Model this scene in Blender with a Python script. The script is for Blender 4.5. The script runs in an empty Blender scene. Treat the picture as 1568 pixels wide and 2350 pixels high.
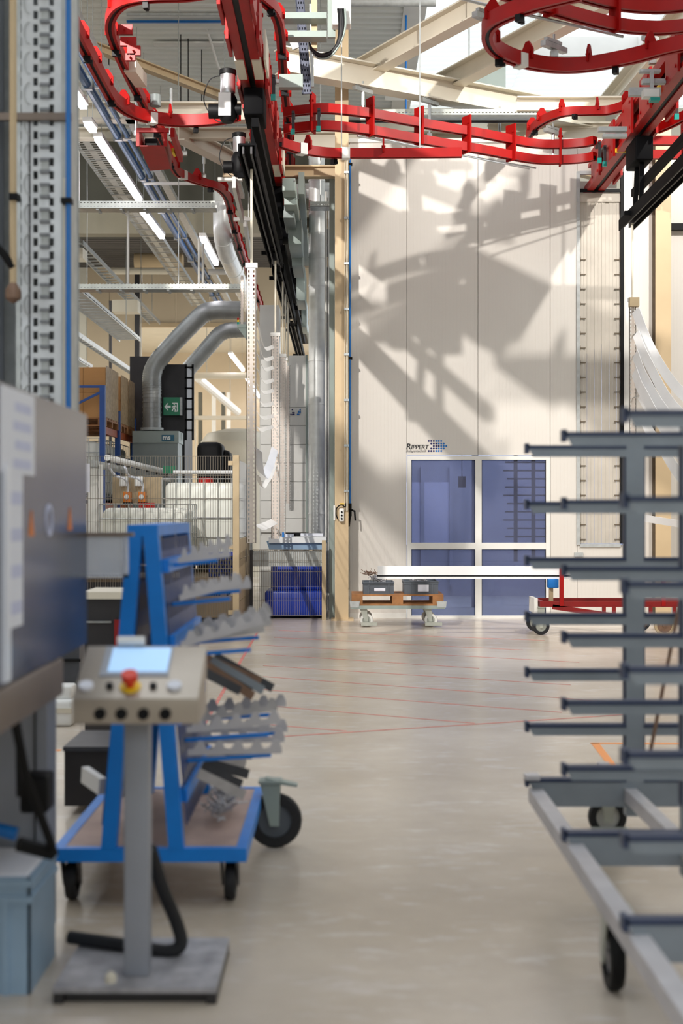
import bpy, math, random
from mathutils import Vector, Matrix
random.seed(7)
scene = bpy.context.scene
COL = scene.collection
PI = math.pi
V = Vector
# ------------------------------------------------------------------ camera
F, CX, CY, CH = 3263.9, 784.0, 1175.0, 1.48
cam_d = bpy.data.cameras.new('camera'); cam = bpy.data.objects.new('camera', cam_d); COL.objects.link(cam)
cam.location = (0, 0, CH); cam.rotation_euler = (PI/2, 0, 0)
cam_d.sensor_fit = 'VERTICAL'; cam_d.sensor_height = 36; cam_d.sensor_width = 24; cam_d.lens = 50
cam_d.clip_end = 300
cam_d.dof.use_dof = True; cam_d.dof.focus_distance = 18.0; cam_d.dof.aperture_fstop = 2.2
scene.camera = cam
# ------------------------------------------------------------------ world, sun, added lights, exposure
world = bpy.data.worlds.new('World'); scene.world = world; world.use_nodes = True
bg = world.node_tree.nodes['Background']; bg.inputs['Color'].default_value = (0.87, 0.935, 1.0, 1); bg.inputs['Strength'].default_value = 2.05
def spot(name, loc, aim, energy, size, cone, col):
    d = bpy.data.lights.new(name, 'SPOT'); d.energy = energy; d.shadow_soft_size = size; d.spot_size = cone; d.spot_blend = 0.6; d.color = col
    o = bpy.data.objects.new(name, d); COL.objects.link(o); o.location = loc; o.rotation_euler = (V(aim)-V(loc)).to_track_quat('-Z', 'Y').to_euler(); return o
# spots added out of frame so rail and beam shadows slant over booth wall
def area(name, loc, energy, sx, sy, col=(1.0, 0.95, 0.86)):
    d = bpy.data.lights.new(name, 'AREA'); d.shape = 'RECTANGLE'; d.size = sx; d.size_y = sy; d.energy = energy; d.color = col
    o = bpy.data.objects.new(name, d); COL.objects.link(o); o.location = loc
# unseen area lights added to brighten the booth inside and the left bay
area('booth_fill', (2.3, 22.4, 4.1), 330, 2.0, 0.4, (0.9, 0.95, 1.0))
area('bay_fill', (-7.6, 34.0, 7.8), 300, 0.3, 9.0, (1.0, 0.97, 0.92)); area('bay_fill', (-7.6, 51.0, 7.4), 400, 0.3, 14.0, (1.0, 0.97, 0.9)); area('bay_fill', (-1.2, 50.0, 7.9), 260, 0.3, 12.0)
spot('shadow_spot', (5.6, 14.5, 9.1), (1.6, 19.8, 3.3), 2000, 0.10, 1.75, (1.0, 0.955, 0.89))  # both spots stand without fixtures, aimed to cast the wall's shadow bands
spot('shadow_spot', (-3.55, 9.3, 7.75), (1.7, 19.8, 3.4), 4500, 0.06, 0.86, (1.0, 0.955, 0.9))
vs = scene.view_settings; scene.display_settings.display_device = 'sRGB'
vs.view_transform = 'Standard'; vs.look = 'None'; vs.gamma = 1.0; vs.use_curve_mapping = False; vs.exposure = 0.0

# ------------------------------------------------------------------ pixel helpers (1568 x 2350 frame)
def W(x, y, Y): return V(((x-CX)*Y/F, Y, CH+(CY-y)*Y/F))
def WZ(x, y, Z): return W(x, y, (Z-CH)*F/(CY-y))
def G(x, y): return WZ(x, y, 0.0)

# ------------------------------------------------------------------ materials
def lin(c):
    def f(u):
        u /= 255.0
        return u/12.92 if u <= 0.04045 else ((u+0.055)/1.055)**2.4
    return (f(c[0]), f(c[1]), f(c[2]), 1.0)
M = {}
def mat(name, c, rough=0.5, metal=0.0, var=0.08, scale=6.0, bump=0.0, coord='Object', trans=0.0, emit=0.0, spec=0.5):
    m = bpy.data.materials.new(name); m.use_nodes = True; nt = m.node_tree; N = nt.nodes; L = nt.links
    b = N['Principled BSDF']; b.inputs['Roughness'].default_value = rough; b.inputs['Metallic'].default_value = metal
    b.inputs['Specular IOR Level'].default_value = spec
    col = lin(c)
    tc = N.new('ShaderNodeTexCoord'); nz = N.new('ShaderNodeTexNoise'); nz.inputs['Scale'].default_value = scale; nz.inputs['Detail'].default_value = 5
    L.new(tc.outputs[coord], nz.inputs['Vector'])
    rp = N.new('ShaderNodeValToRGB')
    rp.color_ramp.elements[0].position = 0.3; rp.color_ramp.elements[1].position = 0.7
    rp.color_ramp.elements[0].color = tuple(v*(1-var) for v in col[:3])+(1,)
    rp.color_ramp.elements[1].color = tuple(min(1, v*(1+var)) for v in col[:3])+(1,)
    L.new(nz.outputs['Fac'], rp.inputs['Fac']); L.new(rp.outputs['Color'], b.inputs['Base Color'])
    if bump:
        bp = N.new('ShaderNodeBump'); bp.inputs['Strength'].default_value = bump; bp.inputs['Distance'].default_value = 0.01
        L.new(nz.outputs['Fac'], bp.inputs['Height']); L.new(bp.outputs['Normal'], b.inputs['Normal'])
    if trans: b.inputs['Transmission Weight'].default_value = trans
    if emit:
        b.inputs['Emission Color'].default_value = col; b.inputs['Emission Strength'].default_value = emit
    M[name] = m
    return m
def mth(nt, op, a, b=None, c=None):
    n = nt.nodes.new('ShaderNodeMath'); n.operation = op
    for i, v in enumerate((a, b, c)):
        if v is None: continue
        if isinstance(v, (int, float)): n.inputs[i].default_value = v
        else: nt.links.new(v, n.inputs[i])
    return n.outputs[0]
def xyz(nt, coord='Object'):
    tc = nt.nodes.new('ShaderNodeTexCoord'); s = nt.nodes.new('ShaderNodeSeparateXYZ'); nt.links.new(tc.outputs[coord], s.inputs[0]); return s.outputs
def perforated(name, c, u, pu, du, v, pv, dv, rough=0.4, metal=0.7, stagger=0.0):
    """sheet with punched see-through slots: u, v are axis numbers, p pitch, d slot share"""
    m = mat(name, c, rough, metal, 0.1, 9.0); nt = m.node_tree; N = nt.nodes; L = nt.links
    o = xyz(nt)
    vv = mth(nt, 'DIVIDE', o[v], pv)
    uu = mth(nt, 'DIVIDE', o[u], pu)
    if stagger: uu = mth(nt, 'ADD', uu, mth(nt, 'MULTIPLY', mth(nt, 'MODULO', mth(nt, 'FLOOR', vv), 2.0), stagger))
    a = mth(nt, 'LESS_THAN', mth(nt, 'ABSOLUTE', mth(nt, 'SUBTRACT', mth(nt, 'FRACT', uu), 0.5)), du/2)
    b = mth(nt, 'LESS_THAN', mth(nt, 'ABSOLUTE', mth(nt, 'SUBTRACT', mth(nt, 'FRACT', vv), 0.5)), dv/2)
    h = mth(nt, 'MULTIPLY', a, b)
    tr = N.new('ShaderNodeBsdfTransparent'); mx = N.new('ShaderNodeMixShader')
    L.new(h, mx.inputs[0]); L.new(N['Principled BSDF'].outputs[0], mx.inputs[1]); L.new(tr.outputs[0], mx.inputs[2])
    L.new(mx.outputs[0], N['Material Output'].inputs['Surface'])
    return m
def emission(name, c, s):
    m = bpy.data.materials.new(name); m.use_nodes = True; b = m.node_tree.nodes['Principled BSDF']
    b.inputs['Base Color'].default_value = lin(c); b.inputs['Emission Color'].default_value = lin(c); b.inputs['Emission Strength'].default_value = s
    M[name] = m; return m
def glassy(name, c, alpha, rough=0.05, tint=None):
    """thin pane or film: mixes see-through with a glossy tinted body"""
    m = mat(name, c, rough, 0.0, 0.04, 3.0); nt = m.node_tree; N = nt.nodes; L = nt.links
    tr = N.new('ShaderNodeBsdfTransparent'); mx = N.new('ShaderNodeMixShader'); mx.inputs[0].default_value = alpha
    if tint: tr.inputs[0].default_value = lin(tint)
    L.new(tr.outputs[0], mx.inputs[1]); L.new(N['Principled BSDF'].outputs[0], mx.inputs[2])
    L.new(mx.outputs[0], N['Material Output'].inputs['Surface']); return m

mat('red_bracket', (150, 9, 6), 0.65, 0.0, 0.1, 5.0, spec=0.12)
mat('red', (158, 10, 6), 0.46, 0.0, 0.10, 5.0, spec=0.3)
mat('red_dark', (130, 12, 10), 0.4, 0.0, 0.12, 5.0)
mat('black', (9, 9, 11), 0.55, 0.0, 0.2, 8.0, spec=0.22)
mat('rubber', (22, 22, 26), 0.65, 0.0, 0.2, 12.0)
mat('cream', (216, 208, 190), 0.45, 0.0, 0.05, 2.0)
mat('cream_dark', (198, 174, 138), 0.5, 0.0, 0.07, 1.5)
mat('white_steel', (226, 224, 218), 0.4, 0.0, 0.04, 3.0)
mat('white_plastic', (236, 236, 234), 0.35, 0.0, 0.03, 3.0)
mat('coated_white', (244, 244, 244), 0.3, 0.0, 0.03, 3.0)
mat('galv', (176, 178, 176), 0.38, 0.75, 0.16, 14.0, 0.05)
mat('galv_flat', (176, 179, 178), 0.5, 0.15, 0.12, 14.0)
mat('alu', (205, 208, 210), 0.28, 0.85, 0.08, 5.0, 0.03)
mat('duct_alu', (234, 235, 232), 0.32, 0.22, 0.08, 7.0, 0.12)
mat('duct_dark', (146, 148, 147), 0.34, 0.4, 0.12, 5.0, 0.05)
mat('grey_paint', (128, 138, 136), 0.45, 0.0, 0.06, 4.0)
mat('green_grey', (146, 158, 152), 0.45, 0.0, 0.06, 4.0)
mat('rack_blue_grey', (132, 140, 148), 0.42, 0.1, 0.08, 6.0)
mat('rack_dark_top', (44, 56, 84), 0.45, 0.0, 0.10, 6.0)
mat('rack_light', (190, 187, 190), 0.42, 0.2, 0.10, 6.0)
mat('stop_red', (224, 58, 28), 0.4, 0.0, 0.05, 5.0)
mat('cart_blue', (0, 124, 216), 0.4, 0.0, 0.10, 5.0)
mat('pipe_blue', (10, 106, 184), 0.35, 0.0, 0.08, 4.0)
mat('rack_blue', (20, 72, 148), 0.4, 0.0, 0.08, 4.0)
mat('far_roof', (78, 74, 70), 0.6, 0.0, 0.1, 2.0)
mat('supply_blue', (4, 78, 132), 0.35, 0.0, 0.1, 4.0)
mat('tub_blue', (10, 50, 158), 0.4, 0.0, 0.12, 3.0)
mat('orange', (214, 118, 30), 0.45, 0.0, 0.08, 5.0)
mat('rack_orange', (178, 86, 40), 0.5, 0.0, 0.12, 5.0)
mat('orange_tape', (255, 160, 84), 0.5, 0.0, 0.05, 20.0)
mat('red_line', (214, 128, 118), 0.5, 0.0, 0.25, 9.0)
mat('worn_plate', (160, 158, 162), 0.5, 0.1, 0.3, 14.0)
mat('duct_slate', (70, 74, 88), 0.6, 0.0, 0.1, 8.0, spec=0.2)
mat('load_black', (9, 9, 11), 0.7, 0.0, 0.2, 8.0, spec=0.07)
mat('wood', (152, 104, 62), 0.7, 0.0, 0.25, 9.0, 0.2)
mat('cardboard', (186, 136, 82), 0.7, 0.0, 0.06, 3.0)
mat('film', (196, 170, 134), 0.2, 0.0, 0.25, 16.0, 0.35)
mat('machine_dark', (104, 106, 118), 0.24, 0.85, 0.10, 3.0)
mat('machine_frame', (128, 114, 104), 0.5, 0.2, 0.10, 5.0)
mat('stainless', (172, 162, 150), 0.36, 0.55, 0.06, 5.0)
mat('column_grey', (150, 154, 164), 0.42, 0.2, 0.05, 4.0)
mat('crate_blue_grey', (146, 172, 196), 0.45, 0.0, 0.10, 5.0)
mat('chain_grey', (128, 130, 134), 0.5, 0.1, 0.1, 9.0)
mat('crate_grey', (84, 90, 98), 0.5, 0.0, 0.08, 6.0)
mat('paper', (224, 226, 236), 0.7, 0.0, 0.02, 3.0)
mat('paper_lilac', (196, 200, 226), 0.7, 0.0, 0.05, 9.0)
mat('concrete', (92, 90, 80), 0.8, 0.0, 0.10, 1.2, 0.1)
mat('concrete_light', (168, 160, 140), 0.8, 0.0, 0.08, 1.2, 0.1)
mat('wall_beige', (206, 188, 160), 0.7, 0.0, 0.05, 0.8)
mat('wall_white', (226, 222, 208), 0.7, 0.0, 0.03, 0.8)
mat('dark_steel', (46, 44, 46), 0.5, 0.2, 0.15, 4.0)
mat('green_sign', (10, 122, 84), 0.4, 0.0, 0.02, 3.0)
mat('sign_white', (240, 244, 240), 0.5, 0.0, 0.0, 3.0)
mat('teal', (24, 150, 140), 0.4, 0.0, 0.05, 5.0)
mat('yellow', (236, 196, 30), 0.5, 0.0, 0.05, 5.0)
mat('ink', (26, 24, 26), 0.6, 0.0, 0.0, 3.0)
mat('ink_grey', (92, 90, 90), 0.6, 0.0, 0.0, 3.0)
mat('dot_navy', (18, 12, 84), 0.4, 0.0, 0.0, 3.0)
mat('dot_blue', (14, 112, 190), 0.4, 0.0, 0.0, 3.0)
mat('ms_blue', (16, 92, 118), 0.4, 0.0, 0.0, 3.0)
mat('ibc_white', (234, 234, 224), 0.4, 0.0, 0.03, 3.0)
mat('fence_beige', (178, 158, 126), 0.5, 0.1, 0.06, 5.0)
mat('fence_wire', (120, 112, 100), 0.5, 0.4, 0.06, 5.0)
mat('sump_brown', (120, 104, 84), 0.6, 0.1, 0.1, 4.0)
mat('scrap', (184, 182, 184), 0.4, 0.5, 0.2, 9.0)
mat('scrap_brown', (128, 100, 82), 0.5, 0.3, 0.2, 9.0)
mat('scrap_dark', (70, 72, 78), 0.45, 0.4, 0.2, 9.0)
mat('deck_wood', (176, 150, 140), 0.6, 0.0, 0.18, 6.0)
mat('booth_inside', (150, 156, 176), 0.6, 0.0, 0.05, 2.0)
mat('curtain', (188, 180, 168), 0.6, 0.0, 0.10, 3.0)
mat('stain', (104, 92, 76), 0.7, 0.0, 0.2, 6.0)
mat('hose_white', (226, 230, 240), 0.3, 0.0, 0.02, 5.0)
mat('caster_zinc', (176, 178, 168), 0.4, 0.3, 0.08, 6.0)
emission('led', (250, 246, 255), 17.0)
emission('screen', (168, 206, 244), 0.55)
glassy('pane_blue', (112, 116, 140), 0.36, 0.03, (196, 200, 216))
glassy('acrylic', (226, 230, 238), 0.42, 0.25)
glassy('plexi', (205, 216, 232), 0.5, 0.1)
# punched sheets
perforated('perf_post', (206, 194, 184), 0, 0.05, 0.30, 2, 0.045, 0.55, 0.4, 0.3)
perforated('perf_duct', (84, 88, 104), 0, 0.03, 0.4, 2, 0.06, 0.45, 0.5, 0.2, 0.5)
perforated('perf_tray', (208, 212, 204), 0, 0.05, 0.5, 2, 0.055, 0.22, 0.4, 0.5)
perforated('perf_tray_y', (190, 192, 186), 1, 0.12, 0.55, 0, 0.5, 0.8, 0.4, 0.5)
perforated('perf_column', (206, 208, 210), 0, 0.075, 0.28, 2, 0.062, 0.6, 0.35, 0.25)

def floor_mat():
    m = bpy.data.materials.new('floor_concrete'); m.use_nodes = True; nt = m.node_tree; N = nt.nodes; L = nt.links; b = N['Principled BSDF']
    tc = N.new('ShaderNodeTexCoord')
    n1 = N.new('ShaderNodeTexNoise'); n1.inputs['Scale'].default_value = 0.55; n1.inputs['Detail'].default_value = 6
    n2 = N.new('ShaderNodeTexNoise'); n2.inputs['Scale'].default_value = 4.0; n2.inputs['Detail'].default_value = 7; n2.inputs['Roughness'].default_value = 0.65
    L.new(tc.outputs['Object'], n1.inputs[0]); L.new(tc.outputs['Object'], n2.inputs[0])
    r1 = N.new('ShaderNodeValToRGB'); e = r1.color_ramp.elements; e[0].position = 0.3; e[1].position = 0.7
    e[0].color = lin((182, 168, 150)); e[1].color = lin((222, 210, 196))
    L.new(n1.outputs['Fac'], r1.inputs[0])
    r2 = N.new('ShaderNodeValToRGB'); e = r2.color_ramp.elements; e[0].position = 0.33; e[1].position = 0.72
    e[0].color = (0.55, 0.54, 0.54, 1); e[1].color = (0.98, 0.98, 0.98, 1)
    L.new(n2.outputs['Fac'], r2.inputs[0])
    mx = N.new('ShaderNodeMix'); mx.data_type = 'RGBA'; mx.blend_type = 'MULTIPLY'; mx.inputs[0].default_value = 0.28
    L.new(r1.outputs[0], mx.inputs[6]); L.new(r2.outputs[0], mx.inputs[7]); L.new(mx.outputs[2], b.inputs['Base Color'])
    mp = N.new('ShaderNodeMapping'); mp.inputs['Scale'].default_value = (1.6, 3.6, 1.0); L.new(tc.outputs['Object'], mp.inputs[0])
    n3 = N.new('ShaderNodeTexNoise'); n3.inputs['Scale'].default_value = 2.2; n3.inputs['Detail'].default_value = 8; n3.inputs['Roughness'].default_value = 0.7; L.new(mp.outputs[0], n3.inputs[0])
    r3 = N.new('ShaderNodeMapRange'); r3.inputs[1].default_value = 0.54; r3.inputs[2].default_value = 0.72; r3.inputs[3].default_value = 0.0; r3.inputs[4].default_value = 0.5; L.new(n3.outputs['Fac'], r3.inputs[0])
    m3 = N.new('ShaderNodeMix'); m3.data_type = 'RGBA'; L.new(r3.outputs[0], m3.inputs[0]); L.new(mx.outputs[2], m3.inputs[6]); m3.inputs[7].default_value = lin((226, 222, 224)); L.new(m3.outputs[2], b.inputs['Base Color'])
    rr = N.new('ShaderNodeMapRange'); rr.inputs[1].default_value = 0.3; rr.inputs[2].default_value = 0.7; rr.inputs[3].default_value = 0.27; rr.inputs[4].default_value = 0.23
    L.new(n2.outputs['Fac'], rr.inputs[0]); L.new(rr.outputs[0], b.inputs['Roughness'])
    bp = N.new('ShaderNodeBump'); bp.inputs['Strength'].default_value = 0.012; bp.inputs['Distance'].default_value = 0.01
    L.new(n2.outputs['Fac'], bp.inputs['Height']); L.new(bp.outputs['Normal'], b.inputs['Normal'])
    M['floor'] = m
floor_mat()
def ribbed_panel(name, c, pitch, axis):
    m = mat(name, c, 0.42, 0.0, 0.03, 0.7); nt = m.node_tree; N = nt.nodes; L = nt.links
    o = xyz(nt)
    s = mth(nt, 'ABSOLUTE', mth(nt, 'SUBTRACT', mth(nt, 'FRACT', mth(nt, 'DIVIDE', o[axis], pitch)), 0.5))
    g = mth(nt, 'GREATER_THAN', s, 0.42)
    bp = N.new('ShaderNodeBump'); bp.inputs['Strength'].default_value = 0.55; bp.inputs['Distance'].default_value = 0.004; bp.invert = True
    L.new(g, bp.inputs['Height']); L.new(bp.outputs['Normal'], N['Principled BSDF'].inputs['Normal'])
ribbed_panel('booth_panel', (214, 208, 200), 0.05, 0)
mat('roof_sheet', (226, 228, 222), 0.5, 0.0, 0.04, 1.0)
def translucent(name, c, f):
    m = mat(name, c, 0.5, 0.0, 0.03, 1.0); nt = m.node_tree; N = nt.nodes
    t = N.new('ShaderNodeBsdfTranslucent'); t.inputs[0].default_value = lin((246, 247, 243)); x = N.new('ShaderNodeMixShader'); x.inputs[0].default_value = f
    nt.links.new(N['Principled BSDF'].outputs[0], x.inputs[1]); nt.links.new(t.outputs[0], x.inputs[2]); nt.links.new(x.outputs[0], N['Material Output'].inputs['Surface'])
translucent('roof_light_sheet', (240, 242, 238), 0.6)

# ------------------------------------------------------------------ mesh builder
class MB:
    def __init__(s): s.v = []; s.f = []
    def add(s, vs, fs):
        k = len(s.v); s.v += [V(p) for p in vs]; s.f += [tuple(i+k for i in q) for q in fs]; return s
    def box(s, c, d, m=None):
        x, y, z = d[0]/2, d[1]/2, d[2]/2
        p = [V((a*x, b*y, e*z)) for e in (-1, 1) for b in (-1, 1) for a in (-1, 1)]
        if m is not None: p = [m @ q for q in p]
        c = V(c)
        return s.add([c+q for q in p], [(0,2,3,1),(4,5,7,6),(0,1,5,4),(2,6,7,3),(0,4,6,2),(1,3,7,5)])
    def span(s, a, b):
        a, b = V(a), V(b); return s.box((a+b)/2, [abs(b[i]-a[i]) for i in range(3)])
    def frame(s, a, b, up):
        d = (b-a).normalized(); u = V(up)
        if abs(d.dot(u)) > 0.98: u = V((0, 1, 0)) if abs(d.y) < 0.9 else V((1, 0, 0))
        side = d.cross(u).normalized(); return d, side, side.cross(d).normalized()
    def prof(s, pr, a, b, up=(0,0,1)):
        """closed profile (side, up) pulled straight from a to b"""
        a, b = V(a), V(b); d, sd, u = s.frame(a, b, up); n = len(pr)
        vs = [a+sd*p+u*q for p, q in pr]+[b+sd*p+u*q for p, q in pr]
        return s.add(vs, [(i, (i+1) % n, n+(i+1) % n, n+i) for i in range(n)]+[tuple(range(n))[::-1], tuple(range(n, 2*n))])
    def bar(s, a, b, w, h, up=(0,0,1)):
        return s.prof([(-w/2,-h/2),(w/2,-h/2),(w/2,h/2),(-w/2,h/2)], a, b, up)
    def ibeam(s, a, b, h, w, tf=0.02, tw=0.014, up=(0,0,1)):
        x, y, t = w/2, h/2, tw/2
        return s.prof([(-x,-y),(x,-y),(x,-y+tf),(t,-y+tf),(t,y-tf),(x,y-tf),(x,y),(-x,y),(-x,y-tf),(-t,y-tf),(-t,-y+tf),(-x,-y+tf)], a, b, up)
    def chan(s, a, b, w, h, t=0.004, up=(0,0,1)):
        """open channel, open side up"""
        x, y = w/2, h/2
        return s.prof([(-x,-y),(x,-y),(x,y),(x-t,y),(x-t,-y+t),(-x+t,-y+t),(-x+t,y),(-x,y)], a, b, up)
    def angle(s, a, b, w, h, t=0.006, up=(0,0,1), flip=1):
        return s.prof([(0,0),(flip*w,0),(flip*w,-t),(flip*t,-t),(flip*t,-h),(0,-h)][::flip], a, b, up)
    def tube(s, a, b, r, n=10, r2=None):
        a, b = V(a), V(b); r2 = r if r2 is None else r2; d, sd, u = s.frame(a, b, (0,0,1))
        vs = []
        for p, q in ((a, r), (b, r2)): vs += [p+(sd*math.cos(2*PI*i/n)+u*math.sin(2*PI*i/n))*q for i in range(n)]
        return s.add(vs, [(i, (i+1) % n, n+(i+1) % n, n+i) for i in range(n)]+[tuple(range(n))[::-1], tuple(range(n, 2*n))])
    def path(s, pts, r, n=8):
        pts = [V(p) for p in pts]; k = len(pts); vs = []; prev = None
        for i, p in enumerate(pts):
            d = (pts[min(i+1, k-1)]-pts[max(i-1, 0)]).normalized()
            if prev is None: u = V((0,0,1)) if abs(d.z) < 0.9 else V((0,1,0))
            else: u = prev
            sd = d.cross(u).normalized(); u = sd.cross(d).normalized(); prev = u
            rr = r[i] if isinstance(r, (list, tuple)) else r
            vs += [p+(sd*math.cos(2*PI*j/n)+u*math.sin(2*PI*j/n))*rr for j in range(n)]
        fs = [(i*n+j, i*n+(j+1) % n, (i+1)*n+(j+1) % n, (i+1)*n+j) for i in range(k-1) for j in range(n)]
        return s.add(vs, fs+[tuple(range(n))[::-1], tuple(range((k-1)*n, k*n))])
    def sweep(s, pr, pts, up=(0,0,1)):
        pts = [V(p) for p in pts]; k = len(pts); n = len(pr); vs = []; u0 = V(up)
        for i, p in enumerate(pts):
            d = (pts[min(i+1, k-1)]-pts[max(i-1, 0)]).normalized(); sd = d.cross(u0).normalized(); u = sd.cross(d).normalized()
            vs += [p+sd*a+u*b for a, b in pr]
        fs = [(i*n+j, i*n+(j+1) % n, (i+1)*n+(j+1) % n, (i+1)*n+j) for i in range(k-1) for j in range(n)]
        return s.add(vs, fs+[tuple(range(n))[::-1], tuple(range((k-1)*n, k*n))])
    def poly(s, pts, off):
        """flat outline with thickness off"""
        pts = [V(p) for p in pts]; n = len(pts); off = V(off)
        return s.add(pts+[p+off for p in pts], [tuple(range(n))[::-1], tuple(range(n, 2*n))]+[(i, (i+1) % n, n+(i+1) % n, n+i) for i in range(n)])
    def lathe(s, c, pr, n=16, axis='z', ring=False):
        if ring: pr = list(pr)+[pr[0]]
        c = V(c); vs = []
        for r, h in pr:
            for i in range(n):
                a = 2*PI*i/n; q = V((r*math.cos(a), r*math.sin(a), h))
                if axis == 'x': q = V((q.z, q.x, q.y))
                if axis == 'y': q = V((q.x, q.z, q.y))
                vs.append(c+q)
        k = len(pr)
        fs = [(i*n+j, i*n+(j+1) % n, (i+1)*n+(j+1) % n, (i+1)*n+j) for i in range(k-1) for j in range(n)]
        return s.add(vs, fs if ring else fs+[tuple(range(n))[::-1], tuple(range((k-1)*n, k*n))])
    def mesh(s, name, m, org=V((0,0,0)), bevel=0.0, smooth=35):
        me = bpy.data.meshes.new(name); me.from_pydata([p-org for p in s.v], [], s.f)
        import bmesh
        bm = bmesh.new(); bm.from_mesh(me)
        bmesh.ops.remove_doubles(bm, verts=bm.verts, dist=1e-6)
        bmesh.ops.recalc_face_normals(bm, faces=bm.faces)
        if bevel: bmesh.ops.bevel(bm, geom=[e for e in bm.edges if len(e.link_faces) == 2 and e.calc_face_angle(0) > 0.5], offset=bevel, segments=3, profile=0.5, affect='EDGES', clamp_overlap=True)
        bm.to_mesh(me); bm.free()
        me.shade_smooth(); me.set_sharp_from_angle(angle=math.radians(smooth))
        me.materials.append(M[m] if isinstance(m, str) else m)
        return me
ORG = {}
def link(o, parent=None, org=None):
    COL.objects.link(o)
    if parent is not None: o.parent = parent; ORG[o.name] = ORG[parent.name]
    else: ORG[o.name] = V(org) if org is not None else V((0,0,0))
    return o
def tag(o, label, cat, group=None, kind=None):
    o['label'] = label; o['category'] = cat
    if group: o['group'] = group
    if kind: o['kind'] = kind
    return o
def thing(name, label, cat, loc=(0,0,0), group=None, kind=None, rz=0.0):
    o = bpy.data.objects.new(name, None); link(o, None, loc); o.location = loc; o.rotation_euler = (0, 0, rz)
    return tag(o, label, cat, group, kind)
def part(name, mb, m, parent, bevel=0.0, local=False, kind=None, label=None, smooth=35):
    me = mb.mesh(name, m, V((0,0,0)) if local else ORG[parent.name], bevel, smooth)
    o = link(bpy.data.objects.new(name, me), parent)
    if kind: o['kind'] = kind
    if label: o['label'] = label
    return o
def solo(name, mb, m, label, cat, group=None, kind=None, bevel=0.0):
    """a thing that is one mesh; origin at the middle of its foot"""
    lo = V([min(p[i] for p in mb.v) for i in range(3)]); hi = V([max(p[i] for p in mb.v) for i in range(3)])
    org = V(((lo.x+hi.x)/2, (lo.y+hi.y)/2, lo.z))
    o = bpy.data.objects.new(name, mb.mesh(name, m, org, bevel)); link(o, None, org); o.location = org
    return tag(o, label, cat, group, kind)
def inst(name, me, parent, loc, rot=(0,0,0), label=None, local=False):
    o = link(bpy.data.objects.new(name, me), parent); o.location = V(loc) - (V((0,0,0)) if local else ORG[parent.name]); o.rotation_euler = rot
    if label: o['label'] = label
    return o
def text(name, body, size, loc, m, parent, rot=(PI/2,0,0), shear=0.0, ext=0.0008, sx=1.0, bold=0.0):
    c = bpy.data.curves.new(name, 'FONT'); c.body = body; c.size = size; c.extrude = ext; c.shear = shear; c.offset = bold; c.resolution_u = 4
    tmp = bpy.data.objects.new(name + '_curve', c); COL.objects.link(tmp); bpy.context.view_layer.update()
    me = bpy.data.meshes.new_from_object(tmp.evaluated_get(bpy.context.evaluated_depsgraph_get())); bpy.data.objects.remove(tmp)
    me.materials.clear(); me.materials.append(M[m]); o = link(bpy.data.objects.new(name, me), parent)
    o.location = V(loc)-ORG[parent.name]; o.rotation_euler = rot; o.scale = (sx, 1, 1); o['kind'] = 'stuff'; return o
def smooth_path(pts, k=6):
    pts = [V(p) for p in pts]; out = []
    for i in range(len(pts)-1):
        p0, p1, p2, p3 = pts[max(i-1,0)], pts[i], pts[i+1], pts[min(i+2, len(pts)-1)]
        for j in range(k):
            t = j/k
            out.append(0.5*((2*p1)+(p2-p0)*t+(2*p0-5*p1+4*p2-p3)*t*t+(3*p1-p0-3*p2+p3)*t*t*t))
    return out+[pts[-1]]
ORD = ['first','second','third','fourth','fifth','sixth','seventh','eighth','ninth','tenth','eleventh','twelfth','thirteenth','fourteenth','fifteenth','sixteenth']
# ================================================================== SETTING
def struct(name, mb, m, label, cat, bevel=0.0): return solo(name, mb, m, label, cat, kind='structure', bevel=bevel)
WY = 19.8                                            # front face of the booth wall
floor = struct('floor', MB().span((-9.5, -8, -0.2), (9.5, 64, 0)), 'floor', 'polished grey-beige concrete floor of the hall', 'floor')
# red survey lines and orange tape on the floor
def strip(p, q, w):
    a, b = G(*p), G(*q); a.z = b.z = 0.001
    return MB().bar(a, b, w, 0.002)
LINES = [((586,1480),(1330,1520)), ((611,1502),(1100,1534)), ((605,1528),(1310,1572)), ((605,1553),(1400,1610)),
         ((590,1582),(1290,1635)), ((590,1618),(1090,1660)), ((612,1663),(795,1678)), ((640,1447),(1250,1470)), ((630,1463),(1200,1492))]
ymid = sorted(range(len(LINES)), key=lambda i: LINES[i][0][1])
for rank, i in enumerate(ymid):
    solo('floor_line', strip(*LINES[i], 0.016), 'red_line', 'faint red line across the floor, %s of nine counted from the booth wall' % ORD[rank], 'floor line', 'red lines across the floor')
solo('floor_line', strip((560,1696),(1440,1640), 0.02), 'red_line', 'red floor line slanting against the other red lines, nearest the camera', 'floor line', 'red lines across the floor')
solo('floor_line', strip((606,1425),(470,1660), 0.03), 'red_line', 'red floor line running in depth past the hanging combs', 'floor line', 'red lines across the floor')
tp = thing('floor_tape', 'orange tape corner on the floor behind the grey rack', 'floor tape', G(1380,1740))
part('tape_strip', strip((1356,1706),(1620,1707), 0.045), 'orange_tape', tp)
part('tape_strip', strip((1366,1706),(1420,1775), 0.05), 'orange_tape', tp)
tp = thing('floor_tape', 'orange tape marking on the floor behind the control stand', 'floor tape', G(200,1690))
part('tape_strip', strip((252,1655),(196,1720), 0.05), 'orange_tape', tp)
part('tape_strip', strip((60,1722),(140,1722), 0.05), 'orange_tape', tp)

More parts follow.
